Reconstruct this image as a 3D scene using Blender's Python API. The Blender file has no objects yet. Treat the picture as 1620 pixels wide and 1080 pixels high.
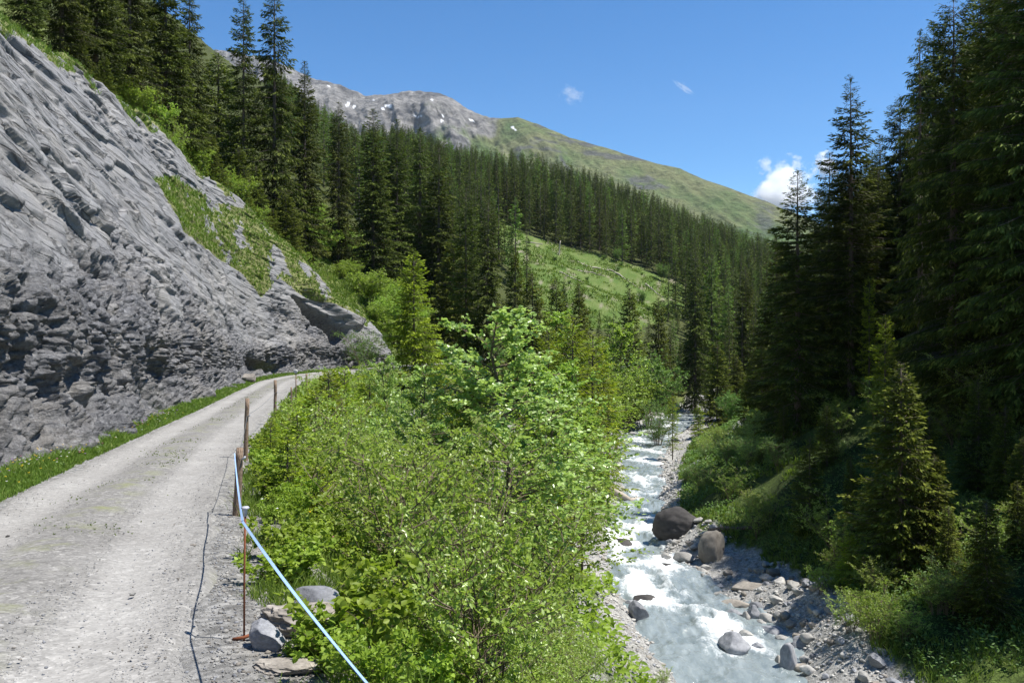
import bpy, math, random
import numpy as np
R = math.radians
rng = np.random.default_rng(7)
random.seed(7)
scene = bpy.context.scene
COL = bpy.data.collections.new("valley"); scene.collection.children.link(COL)

# ------------------------------------------------------------------ helpers
F = 1260.0
def proj(x, y, z):
    y = np.maximum(y, 0.1)
    return 810 + F * x / y, 500 - F * z / y

def _h(ix, iy, iz, s=0):
    h = (ix.astype(np.int64) * 374761393 + iy.astype(np.int64) * 668265263 + iz.astype(np.int64) * 2147483647 + s * 974711) & 0xFFFFFFFF
    h = ((h ^ (h >> 13)) * 1274126177) & 0xFFFFFFFF
    h = ((h ^ (h >> 16)) * 2246822519) & 0xFFFFFFFF
    h = h ^ (h >> 15)
    return (h & 0xFFFFFF).astype(np.float64) / 0xFFFFFF

def vnoise(x, y, z, s=0):
    x = np.asarray(x, float); y = np.asarray(y, float) + 0 * x; z = np.asarray(z, float) + 0 * x
    ix, iy, iz = np.floor(x), np.floor(y), np.floor(z)
    fx, fy, fz = x - ix, y - iy, z - iz
    u = fx * fx * fx * (fx * (fx * 6 - 15) + 10); v = fy * fy * fy * (fy * (fy * 6 - 15) + 10); w = fz * fz * fz * (fz * (fz * 6 - 15) + 10)
    r = 0
    for a in (0, 1):
        for b in (0, 1):
            for c in (0, 1):
                wt = (u if a else 1 - u) * (v if b else 1 - v) * (w if c else 1 - w)
                r = r + wt * _h(ix + a, iy + b, iz + c, s)
    return r * 2 - 1

def fbm(x, y, z=0.0, o=5, s=0, g=0.5):
    r = 0; a = 1; t = 0
    for i in range(o):
        r = r + a * vnoise(x * 2 ** i + 17.3 * i, y * 2 ** i - 9.1 * i, z * 2 ** i + 3.7 * i, s + i); t += a; a *= g
    return r / t * 1.6

def ridge(x, y, z=0.0, o=4, s=0, g=0.5):
    r = 0; a = 1; t = 0
    for i in range(o):
        r = r + a * (1 - 2 * np.abs(vnoise(x * 2 ** i + 7.3 * i, y * 2 ** i - 5.1 * i, z * 2 ** i, s + i))); t += a; a *= g
    return r / t

def worley(x, y, z, s=0):
    ix, iy, iz = np.floor(x), np.floor(y), np.floor(z)
    f1 = np.full(x.shape, 9.0); f2 = f1.copy(); cid = np.zeros(x.shape); tl = np.zeros(x.shape)
    for a in (-1, 0, 1):
        for b in (-1, 0, 1):
            for c in (-1, 0, 1):
                jx, jy, jz = ix + a, iy + b, iz + c
                ax, ay, az = jx + _h(jx, jy, jz, s + 1) - x, jy + _h(jx, jy, jz, s + 2) - y, jz + _h(jx, jy, jz, s + 3) - z
                d = np.sqrt(ax ** 2 + ay ** 2 + az ** 2); hh = _h(jx, jy, jz, s + 4)
                n = d < f1
                tt = ax * np.cos(hh * 43) + ay * np.sin(hh * 43) + az * np.cos(hh * 91) * 1.2
                f2 = np.where(n, f1, np.minimum(f2, d)); cid = np.where(n, hh, cid); tl = np.where(n, tt, tl); f1 = np.where(n, d, f1)
    return f1, f2, cid, tl

def sstep(a, b, x):
    t = np.clip((x - a) / (b - a), 0, 1); return t * t * (3 - 2 * t)

def spl(keys):
    k = np.array(keys, float); X = k[:, 0]; Y = k[:, 1]
    d = np.diff(Y) / np.diff(X); m = np.zeros(len(X)); m[0] = d[0]; m[-1] = d[-1]
    for i in range(1, len(X) - 1):
        if d[i - 1] * d[i] > 0:
            h0, h1 = X[i] - X[i - 1], X[i + 1] - X[i]; w1, w2 = 2 * h1 + h0, h1 + 2 * h0
            m[i] = (w1 + w2) / (w1 / d[i - 1] + w2 / d[i])
    def f(x):
        x = np.clip(np.asarray(x, float), X[0], X[-1]); i = np.clip(np.searchsorted(X, x) - 1, 0, len(X) - 2)
        h = X[i + 1] - X[i]; t = (x - X[i]) / h
        return ((2 * t ** 3 - 3 * t ** 2 + 1) * Y[i] + (t ** 3 - 2 * t ** 2 + t) * h * m[i] + (-2 * t ** 3 + 3 * t ** 2) * Y[i + 1] + (t ** 3 - t ** 2) * h * m[i + 1])
    return f

def in_poly(px, py, poly):
    c = np.zeros(np.shape(px), bool); n = len(poly); j = n - 1
    for i in range(n):
        xi, yi = poly[i]; xj, yj = poly[j]
        c ^= ((yi > py) != (yj > py)) & (px < (xj - xi) * (py - yi) / (yj - yi + 1e-9) + xi); j = i
    return c

def link(o, parent=None):
    COL.objects.link(o)
    if parent is not None: o.parent = parent
    return o

def mesh_data(name, V, faces, mats=(), midx=None, fattr=None, vcol=None, vattr=None, smooth=False):
    V = np.asarray(V, np.float32); me = bpy.data.meshes.new(name)
    groups = [np.asarray(f, np.int32) for f in (faces if isinstance(faces, (list, tuple)) else [faces]) if len(f)]
    nl = sum(f.size for f in groups); nf = sum(len(f) for f in groups)
    me.vertices.add(len(V)); me.vertices.foreach_set("co", V.ravel())
    me.loops.add(nl); me.loops.foreach_set("vertex_index", np.concatenate([f.ravel() for f in groups]))
    me.polygons.add(nf)
    st = []; c = 0
    for f in groups:
        st.append(c + np.arange(len(f)) * f.shape[1]); c += f.size
    me.polygons.foreach_set("loop_start", np.concatenate(st).astype(np.int32))
    for m in mats: me.materials.append(m)
    if midx is not None: me.polygons.foreach_set("material_index", np.asarray(midx, np.int32))
    if smooth is not False: me.polygons.foreach_set("use_smooth", np.ones(nf, bool) if smooth is True else np.asarray(smooth, bool))
    me.update(calc_edges=True)
    if fattr:
        for k, a in fattr.items():
            at = me.attributes.new(k, 'FLOAT', 'FACE'); at.data.foreach_set("value", np.asarray(a, np.float32))
    if vattr:
        for k, a in vattr.items():
            at = me.attributes.new(k, 'FLOAT', 'POINT'); at.data.foreach_set("value", np.asarray(a, np.float32).ravel())
    if vcol is not None:
        at = me.color_attributes.new("Col", 'FLOAT_COLOR', 'POINT')
        c = np.ones((len(V), 4), np.float32); c[:, :3] = vcol; at.data.foreach_set("color", c.ravel())
    return me

def obj(name, me, parent=None, loc=None, **props):
    o = bpy.data.objects.new(name, me); link(o, parent)
    if loc is not None: o.location = loc
    for k, v in props.items(): o[k] = v
    return o

def empty(name, loc, label, cat, group=None, rotz=0.0, scale=1.0):
    o = bpy.data.objects.new(name, None); COL.objects.link(o)
    o.empty_display_size = 0.2
    o.location = loc; o.rotation_euler = (0, 0, rotz)
    o.scale = scale if isinstance(scale, (tuple, list)) else (scale,) * 3
    o["label"] = label; o["category"] = cat
    if group: o["group"] = group
    return o

def grid_faces(nu, nv):
    i = np.arange(nu - 1)[:, None] * nv + np.arange(nv - 1)[None, :]
    return np.stack([i, i + nv, i + nv + 1, i + 1], -1).reshape(-1, 4)

def tube(pts, rad, n=6, cap=True):
    P = np.asarray(pts, float); rad = np.broadcast_to(np.asarray(rad, float), (len(P),))
    T = np.gradient(P, axis=0); T /= np.linalg.norm(T, axis=1)[:, None] + 1e-9
    ref = np.where(np.abs(T[:, 2:3]) > 0.9, np.array([[1.0, 0, 0]]), np.array([[0, 0, 1.0]]))
    A = np.cross(T, ref); A /= np.linalg.norm(A, axis=1)[:, None] + 1e-9; B = np.cross(T, A)
    an = np.arange(n) / n * 2 * np.pi
    V = P[:, None] + rad[:, None, None] * (np.cos(an)[None, :, None] * A[:, None] + np.sin(an)[None, :, None] * B[:, None])
    i = np.arange(len(P) - 1)[:, None] * n; k = np.arange(n)[None, :]; k2 = (k + 1) % n
    Fq = np.stack([i + k, i + k2, i + n + k2, i + n + k], -1).reshape(-1, 4)
    V = V.reshape(-1, 3)
    if cap:
        V = np.concatenate([V, P[:1], P[-1:]]); c0, c1 = len(V) - 2, len(V) - 1
        kk = np.arange(n); kk2 = (kk + 1) % n; b = (len(P) - 1) * n
        Fq = np.concatenate([Fq, np.stack([kk2, kk, np.full(n, c0), np.full(n, c0)], -1)[:, :4], np.stack([b + kk, b + kk2, np.full(n, c1), np.full(n, c1)], -1)])
        Fq = [Fq[:-2 * n], Fq[-2 * n:, :3]]
        return V, Fq
    return V, [Fq]

class MB:
    def __init__(s): s.V = []; s.Q = []; s.T = []; s.n = 0; s.mq = []; s.mt = []
    def add(s, V, Fs, m=0):
        for f in (Fs if isinstance(Fs, list) else [Fs]):
            f = np.asarray(f)
            if not len(f): continue
            if f.shape[1] == 4: s.Q.append(f + s.n); s.mq.append(np.full(len(f), m))
            else: s.T.append(f + s.n); s.mt.append(np.full(len(f), m))
        s.V.append(np.asarray(V, float)); s.n += len(V)
    def data(s, name, mats, smooth=False):
        fs = []; mi = []
        if s.Q: fs.append(np.concatenate(s.Q)); mi.append(np.concatenate(s.mq))
        if s.T: fs.append(np.concatenate(s.T)); mi.append(np.concatenate(s.mt))
        return mesh_data(name, np.concatenate(s.V), fs, mats, np.concatenate(mi), smooth=smooth)

# ------------------------------------------------------------------ materials
class NT:
    def __init__(s, name):
        s.m = bpy.data.materials.new(name); s.m.use_nodes = True; s.t = s.m.node_tree; s.t.nodes.clear()
        s.out = s.n('ShaderNodeOutputMaterial')
    def n(s, typ, **kw):
        nd = s.t.nodes.new(typ)
        for k, v in kw.items():
            if hasattr(nd, k): setattr(nd, k, v)
            else: nd.inputs[k].default_value = v
        return nd
    def l(s, a, b): s.t.links.new(a, b)
    def ramp(s, fac, stops, interp='LINEAR'):
        r = s.n('ShaderNodeValToRGB'); r.color_ramp.interpolation = interp; e = r.color_ramp.elements
        while len(e) > 1: e.remove(e[-1])
        for i, (p, c) in enumerate(stops):
            el = e[0] if i == 0 else e.new(p)
            el.position = p; el.color = (c[0], c[1], c[2], 1) if not np.isscalar(c) else (c, c, c, 1)
        s.l(fac, r.inputs[0]); return r.outputs[0]
    def mix(s, fac, a, b, mode='MIX'):
        m = s.n('ShaderNodeMix'); m.data_type = 'RGBA'; m.blend_type = mode
        for sock, v in ((m.inputs[0], fac), (m.inputs[6], a), (m.inputs[7], b)):
            if hasattr(v, 'links'): s.l(v, sock)
            elif np.isscalar(v): sock.default_value = v
            else: sock.default_value = (v[0], v[1], v[2], 1)
        return m.outputs[2]
    def math(s, op, a, b=0.0, clamp=False):
        m = s.n('ShaderNodeMath'); m.operation = op; m.use_clamp = clamp
        for i, v in enumerate((a, b)):
            if hasattr(v, 'links'): s.l(v, m.inputs[i])
            else: m.inputs[i].default_value = v
        return m.outputs[0]
    def noise(s, vec, scale, detail=6, rough=0.55, dist=0.0):
        n = s.n('ShaderNodeTexNoise'); n.inputs['Scale'].default_value = scale; n.inputs['Detail'].default_value = detail
        n.inputs['Roughness'].default_value = rough; n.inputs['Distortion'].default_value = dist
        if vec is not None: s.l(vec, n.inputs['Vector'])
        return n.outputs['Fac']
    def vor(s, vec, scale, feature='F1', out='Distance'):
        n = s.n('ShaderNodeTexVoronoi'); n.feature = feature; n.inputs['Scale'].default_value = scale
        if vec is not None: s.l(vec, n.inputs['Vector'])
        return n.outputs[out]
    def mapping(s, vec, sc=(1, 1, 1), rot=(0, 0, 0)):
        m = s.n('ShaderNodeMapping'); m.inputs['Scale'].default_value = sc; m.inputs['Rotation'].default_value = rot; s.l(vec, m.inputs['Vector']); return m.outputs[0]
    def attr(s, name, out='Fac'):
        a = s.n('ShaderNodeAttribute'); a.attribute_name = name; return a.outputs[out]
    def pos(s): return s.n('ShaderNodeNewGeometry').outputs['Position']
    def bump(s, h, strength, dist, prev=None):
        b = s.n('ShaderNodeBump'); b.inputs['Strength'].default_value = strength; b.inputs['Distance'].default_value = dist
        s.l(h, b.inputs['Height'])
        if prev is not None: s.l(prev, b.inputs['Normal'])
        return b.outputs[0]
    def bsdf(s, col, rough=0.8, normal=None, spec=0.3, metal=0.0):
        p = s.n('ShaderNodeBsdfPrincipled')
        if hasattr(col, 'links'): s.l(col, p.inputs['Base Color'])
        else: p.inputs['Base Color'].default_value = (*col, 1)
        if hasattr(rough, 'links'): s.l(rough, p.inputs['Roughness'])
        else: p.inputs['Roughness'].default_value = rough
        p.inputs['Specular IOR Level'].default_value = spec; p.inputs['Metallic'].default_value = metal
        if normal is not None: s.l(normal, p.inputs['Normal'])
        return p
    def done(s, sh): s.l(sh.outputs[0] if hasattr(sh, 'outputs') else sh, s.out.inputs['Surface']); return s.m

def leaf_mat(name, dark, light, tip=None, transl=0.35, rough=0.45, spec=0.4, vary=0.25, tcol=None):
    t = NT(name)
    tint = t.attr('tint'); ri = t.n('ShaderNodeObjectInfo').outputs['Random']
    stops = [(0.0, dark), (0.75, light)]
    if tip: stops.append((1.0, tip))
    c = t.ramp(tint, stops)
    hs = t.n('ShaderNodeHueSaturation'); t.l(c, hs.inputs['Color'])
    t.l(t.math('ADD', t.math('MULTIPLY', ri, 0.03), 0.485), hs.inputs['Hue'])
    t.l(t.math('ADD', t.math('MULTIPLY', ri, vary * 2), 1 - vary), hs.inputs['Value'])
    c = hs.outputs[0]
    p = t.bsdf(c, rough, None, spec)
    tr = t.n('ShaderNodeBsdfTranslucent')
    t.l(t.mix(0.5, c, tcol or (light[0] * 1.3, light[1] * 1.4, light[2] * 0.6), 'MIX'), tr.inputs['Color'])
    mx = t.n('ShaderNodeMixShader'); mx.inputs[0].default_value = transl
    t.l(p.outputs[0], mx.inputs[1]); t.l(tr.outputs[0], mx.inputs[2])
    return t.done(mx)

M = {}
M['spruce'] = leaf_mat('spruce needles', (0.022, 0.034, 0.008), (0.070, 0.094, 0.016), (0.15, 0.18, 0.03), 0.25, 0.7, 0.12)
M['spruce_mid'] = leaf_mat('bright spruce needles', (0.028, 0.042, 0.008), (0.095, 0.122, 0.016), (0.21, 0.24, 0.035), 0.28, 0.7, 0.12)
M['spruce_dark'] = leaf_mat('old spruce needles', (0.020, 0.032, 0.008), (0.070, 0.095, 0.016), (0.17, 0.20, 0.035), 0.2, 0.7, 0.10)
M['spruce_yellow'] = leaf_mat('young spruce needles', (0.09, 0.135, 0.012), (0.24, 0.32, 0.022), (0.40, 0.48, 0.04), 0.38, 0.6, 0.2)
M['larch'] = leaf_mat('larch needles', (0.05, 0.09, 0.02), (0.13, 0.21, 0.035), (0.19, 0.28, 0.05), 0.35, 0.6, 0.2)
M['alder'] = leaf_mat('alder leaves', (0.125, 0.20, 0.028), (0.30, 0.415, 0.075), (0.46, 0.56, 0.14), 0.5, 0.38, 0.45)
M['sallow'] = leaf_mat('sallow leaves', (0.14, 0.21, 0.035), (0.34, 0.44, 0.085), (0.54, 0.62, 0.28), 0.48, 0.33, 0.6)
M['aspen'] = leaf_mat('aspen leaves', (0.16, 0.24, 0.06), (0.36, 0.46, 0.13), (0.60, 0.68, 0.36), 0.45, 0.3, 0.6)
M['willow'] = leaf_mat('willow leaves', (0.06, 0.12, 0.03), (0.15, 0.26, 0.06), (0.24, 0.36, 0.11), 0.42, 0.5, 0.3)
M['herb'] = leaf_mat('herb leaves', (0.11, 0.18, 0.018), (0.27, 0.37, 0.045), (0.38, 0.48, 0.08), 0.45, 0.5, 0.3)
M['grass'] = leaf_mat('grass blades', (0.08, 0.14, 0.02), (0.17, 0.25, 0.04), (0.30, 0.32, 0.10), 0.4, 0.5, 0.25)

def bark_mat(name, a, b, sc=6):
    t = NT(name); co = t.n('ShaderNodeTexCoord').outputs['Object']
    v = t.mapping(co, (sc, sc, sc * 0.25)); n = t.noise(v, 3.0, 8, 0.65)
    n2 = t.vor(v, 4.0)
    c = t.ramp(t.math('MULTIPLY', n, t.math('ADD', n2, 0.45)), [(0.15, a), (0.6, b)])
    return t.done(t.bsdf(c, 0.9, t.bump(n, 0.7, 0.03), 0.15))
M['bark'] = bark_mat('spruce bark', (0.03, 0.024, 0.02), (0.16, 0.13, 0.11))
M['twig'] = bark_mat('shrub twig bark', (0.05, 0.04, 0.028), (0.20, 0.16, 0.11), 20)
M['deadwood'] = bark_mat('weathered dead wood', (0.20, 0.17, 0.14), (0.48, 0.43, 0.36), 8)
M['post'] = bark_mat('weathered post wood', (0.07, 0.045, 0.03), (0.30, 0.22, 0.16), 22)

def rockmat(name, a, b, c2, sc=1.0, bump=0.6):
    t = NT(name); co = t.n('ShaderNodeTexCoord').outputs['Object']
    ri = t.n('ShaderNodeObjectInfo').outputs['Random']
    n = t.noise(co, 1.6 * sc, 9, 0.65); n2 = t.noise(co, 9 * sc, 8, 0.7)
    lay = t.noise(t.mapping(co, (1.2, 2.0, 3), (0.5, 0.3, 0)), 3.0 * sc, 8, 0.7, 0.5)
    c = t.ramp(n, [(0.3, a), (0.55, b), (0.75, c2)])
    c = t.mix(0.5, c, t.ramp(n2, [(0.3, 0.25), (0.7, 0.9)]), 'OVERLAY')
    hs = t.n('ShaderNodeHueSaturation'); t.l(c, hs.inputs['Color']); t.l(t.math('ADD', t.math('MULTIPLY', ri, 0.5), 0.75), hs.inputs['Value'])
    h = t.math('ADD', t.math('MULTIPLY', n2, 0.5), lay)
    return t.done(t.bsdf(hs.outputs[0], 0.85, t.bump(h, bump * .6, 0.03), 0.25))
M['stone_pale'] = rockmat('pale river stone', (0.20, 0.195, 0.185), (0.33, 0.32, 0.30), (0.47, 0.46, 0.43))
M['stone_grey'] = rockmat('blue grey slate stone', (0.14, 0.145, 0.16), (0.24, 0.245, 0.26), (0.34, 0.34, 0.35))
M['stone_dark'] = rockmat('dark wet stone', (0.035, 0.033, 0.033), (0.06, 0.056, 0.054), (0.10, 0.095, 0.09))
M['stone_brown'] = rockmat('brownish slate stone', (0.15, 0.135, 0.118), (0.25, 0.228, 0.20), (0.36, 0.335, 0.305))
M['stone_red'] = rockmat('rusty red stone', (0.16, 0.07, 0.04), (0.26, 0.12, 0.07), (0.34, 0.2, 0.14))

def simple(name, col, rough=0.6, metal=0.0, spec=0.4):
    t = NT(name); co = t.n('ShaderNodeTexCoord').outputs['Object']
    n = t.noise(co, 40, 5, 0.6)
    c = t.mix(1.0, col, t.ramp(n, [(0.25, 0.75), (0.75, 1.15)]), 'MULTIPLY')
    return t.done(t.bsdf(c, rough, t.bump(n, 0.15, 0.004), spec, metal))
M['rust'] = simple('rusty iron', (0.20, 0.065, 0.028), 0.85)
M['plastic_grey'] = simple('grey plastic', (0.42, 0.43, 0.46), 0.4)
M['white_paint'] = simple('white painted metal', (0.5, 0.5, 0.48), 0.5)
M['wire'] = simple('galvanised wire', (0.35, 0.36, 0.38), 0.4, 0.7)
M['snow'] = simple('snow', (0.85, 0.87, 0.9), 0.6)
for nm, c in (('yellow', (0.75, 0.50, 0.02)), ('violet', (0.35, 0.12, 0.5)), ('white', (0.75, 0.75, 0.72)), ('pink', (0.6, 0.08, 0.35))):
    M['fl_' + nm] = simple(nm + ' petals', c, 0.6)

# ------------------------------------------------------------------ terrain definition
road_c = spl([(-30, 4.2), (-20, 2.6), (-8, 0.2), (0, -1.75), (3.8, -2.95), (10.9, -5.45), (18.9, -7.85), (35, -11.9), (50, -15.3), (60, -17.2), (66, -17.5), (72, -16.7), (80, -14.4), (88, -12.0), (100, -9.3), (115, -7.4), (140, -6), (170, -4), (260, 8), (400, 30), (1600, 60)])
road_z = spl([(-30, -0.4), (-8, -1.3), (0, -1.62), (3.8, -1.87), (10.9, -2.52), (18.9, -3.1), (35, -3.95), (62, -4.9), (85, -5.45), (115, -6.5), (166, -8.4), (260, -9), (1600, -9)])
HW = 1.45
riv_l = spl([(-30, 15), (0, 13), (14, 9.2), (22, 7.0), (29.6, 6.2), (35, 5.8), (39.5, 5.5), (42.9, 5.4), (48, 5.7), (53.3, 6.3), (60, 7.6), (70.5, 9.8), (91.7, 12.7), (120, 16.6), (140, 22.5), (166, 33), (200, 55), (280, 125), (400, 200), (1600, 700)])
riv_r = spl([(-30, 21), (0, 19), (14, 14.6), (22, 12.2), (29.6, 11.1), (35, 11.9), (39.5, 11.0), (42.9, 10.2), (48, 9.5), (53.3, 9.9), (60, 11.2), (70.5, 13.3), (91.7, 16.9), (120, 23.8), (140, 30.5), (166, 40), (200, 64), (280, 137), (400, 212), (1600, 730)])
bar_r = spl([(-30, 24), (0, 22), (14, 18.5), (22, 14.6), (29.6, 13.2), (35, 14.0), (39.5, 14.6), (42.9, 14.2), (48, 12.8), (53.3, 11.2), (60, 12.2), (70.5, 14.5), (91.7, 19.5), (120, 29), (140, 37), (166, 47), (200, 70), (280, 142), (400, 220), (1600, 740)])
def riv_z(y): return -13.9 - 0.05 * (np.clip(y, -20, 190) - 35) - 0.01 * (np.clip(y, 190, 500) - 190)
rim_x = spl([(-30, -9), (0, -13), (12, -16), (23, -19), (33.5, -22.3), (42.6, -23.9), (56.5, -26.8), (65.5, -26.5), (72, -25.2), (80, -23.6), (84, -21.2), (88, -18.2), (92, -18.5), (100, -23.5), (115, -22), (150, -20), (200, -15), (400, 10), (1600, 40)])
rim_z = spl([(-30, 14.5), (0, 13.4), (12, 12.6), (23, 12.3), (33.5, 12.7), (42.6, 13.7), (56.5, 14.8), (65.5, 12.4), (72, 10.6), (80, 7.9), (84, 4.7), (88, 0.6), (92, 0.8), (100, 5), (115, 5.5), (150, 3), (200, 1), (1600, 1)])
def base_x(y): return road_c(y) - HW - 0.82 - 0.2 * np.sin(np.asarray(y) * 0.21)
def base_z(y): return road_z(y) + 0.08
CLEAR = [(762, 330), (800, 352), (835, 372), (880, 388), (940, 402), (1000, 418), (1040, 436), (1095, 455), (1090, 500), (1000, 520), (930, 520), (870, 500), (830, 460), (790, 400)]

def ground_z(x, y, detail=True):
    x = np.asarray(x, float); y = np.asarray(y, float) + 0 * x
    rc, rz = road_c(y), road_z(y); zw = riv_z(y)
    rl, rr, br = riv_l(y), riv_r(y), bar_r(y)
    rx, rzm = rim_x(y), rim_z(y); bx, bz = base_x(y), base_z(y)
    xr = rc + HW; rl2 = np.maximum(rl, xr + 6)
    pts = [(rx - 260, rzm + 165), (rx - 40, rzm + 30), (rx - 1.0, rzm - 0.4), (rx + (bx - rx) * np.where(y < 93, 0.25, .33), rzm + (bz - rzm) * np.where(y < 93, 0.62, .33)), (bx - 2.4 * (y < 93) - 0.5, bz - 0.25 * (y < 93) - 0.05), (bx, bz - 0.05), (rc - HW - 0.1, rz + 0.02), (xr + 0.1, rz - 0.02), (xr + 0.9, rz - 0.12),
           (xr + 0.45 * (rl2 - xr), rz + 0.47 * (zw - rz)), (rl - 0.9 + (rl2 - rl), zw + 0.8), (rl2, zw - 0.05), (rl2 + 0.8, zw - 0.6), (rr - 0.8, zw - 0.6), (rr, zw - 0.05), (br, zw + 0.9), (br + 4, zw + 2.6), (br + 12, zw + 7.6), (br + 240, zw + 160)]
    z = pts[0][1] + 0 * x
    for k in range(len(pts) - 1):
        (xa, za), (xb, zb) = pts[k], pts[k + 1]
        z = z + np.clip((x - xa) / np.maximum(xb - xa, 1e-3), 0, 1) * (zb - za)
    # far hill on the other side of the bend
    yc = np.interp(x, [-60, -20, 40, 120, 200], [330, 345, 415, 420, 420])
    ye = np.minimum(y, yc)
    pl = 6.7 - 0.378 * (x - 60) + 0.34 * (ye - 280) - 0.22 * np.maximum(y - yc, 0)
    pl = pl + 0.62 * np.maximum(0, -5 - x) * np.interp(y, [100, 160, 300, 400], [1, 1, 0.25, 0.05])
    pl = np.minimum(pl, 95)
    fl = np.where(x < rr + 2, zw + 0.6, z)
    far = np.maximum(pl, np.where((x > rl2) & (x < rr), zw - 0.5, fl))
    far = np.where(x > rr, np.maximum(z, np.minimum(pl, zw + 0.9)), far)
    w = sstep(112, 150, y)
    z = z * (1 - w) + far * w
    if detail:
        off = np.minimum(np.abs(x - rc) - HW, 4) / 4
        m = np.clip(off, 0, 1) * np.clip(np.minimum(np.abs(x - rl2), np.abs(x - rr)) / 2, 0, 1) * np.where((x > rl2) & (x < rr), 0, 1)
        m = m * np.where((y < 93) & (x > rx - 3) & (x < bx + .3), 0.0, 1.0)
        s = np.clip(y / 200, 0.25, 3)
        z = z + m * (0.5 * fbm(x * 0.22, y * 0.22, 0, 4, 3) + 1.6 * s * fbm(x * 0.03, y * 0.03, 5, 3, 9))
        z = z + 0.28 * fbm(x * 0.55, y * 0.4, 1, 4, 6) * ((x > rl2 - 4) & (x < rr + 5)) * np.clip(np.minimum(np.abs(x - rl2 - .9), np.abs(x - rr + .9)) , 0, 1) * np.where((x > rl2 + .9) & (x < rr - .9), 0, 1)
        z = z + 0.05 * np.clip(off * 3, 0, 1) * fbm(x * 1.4, y * 1.4, 0, 3, 5)
    return z
GRID = {}
def gz(x, y):
    g, uu, Z = GRID['g'], GRID['u'], GRID['Z']; u = x / (abs(y) * 0.82 + 26)
    i = min(max(int(np.searchsorted(g, y)) - 1, 0), len(g) - 2); j = min(max(int(np.searchsorted(uu, u)) - 1, 0), len(uu) - 2)
    a = min(max((y - g[i]) / (g[i + 1] - g[i]), 0), 1); b = min(max((u - uu[j]) / (uu[j + 1] - uu[j]), 0), 1)
    return float((Z[i, j] * (1 - b) + Z[i, j + 1] * b) * (1 - a) + (Z[i + 1, j] * (1 - b) + Z[i + 1, j + 1] * b) * a)

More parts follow.
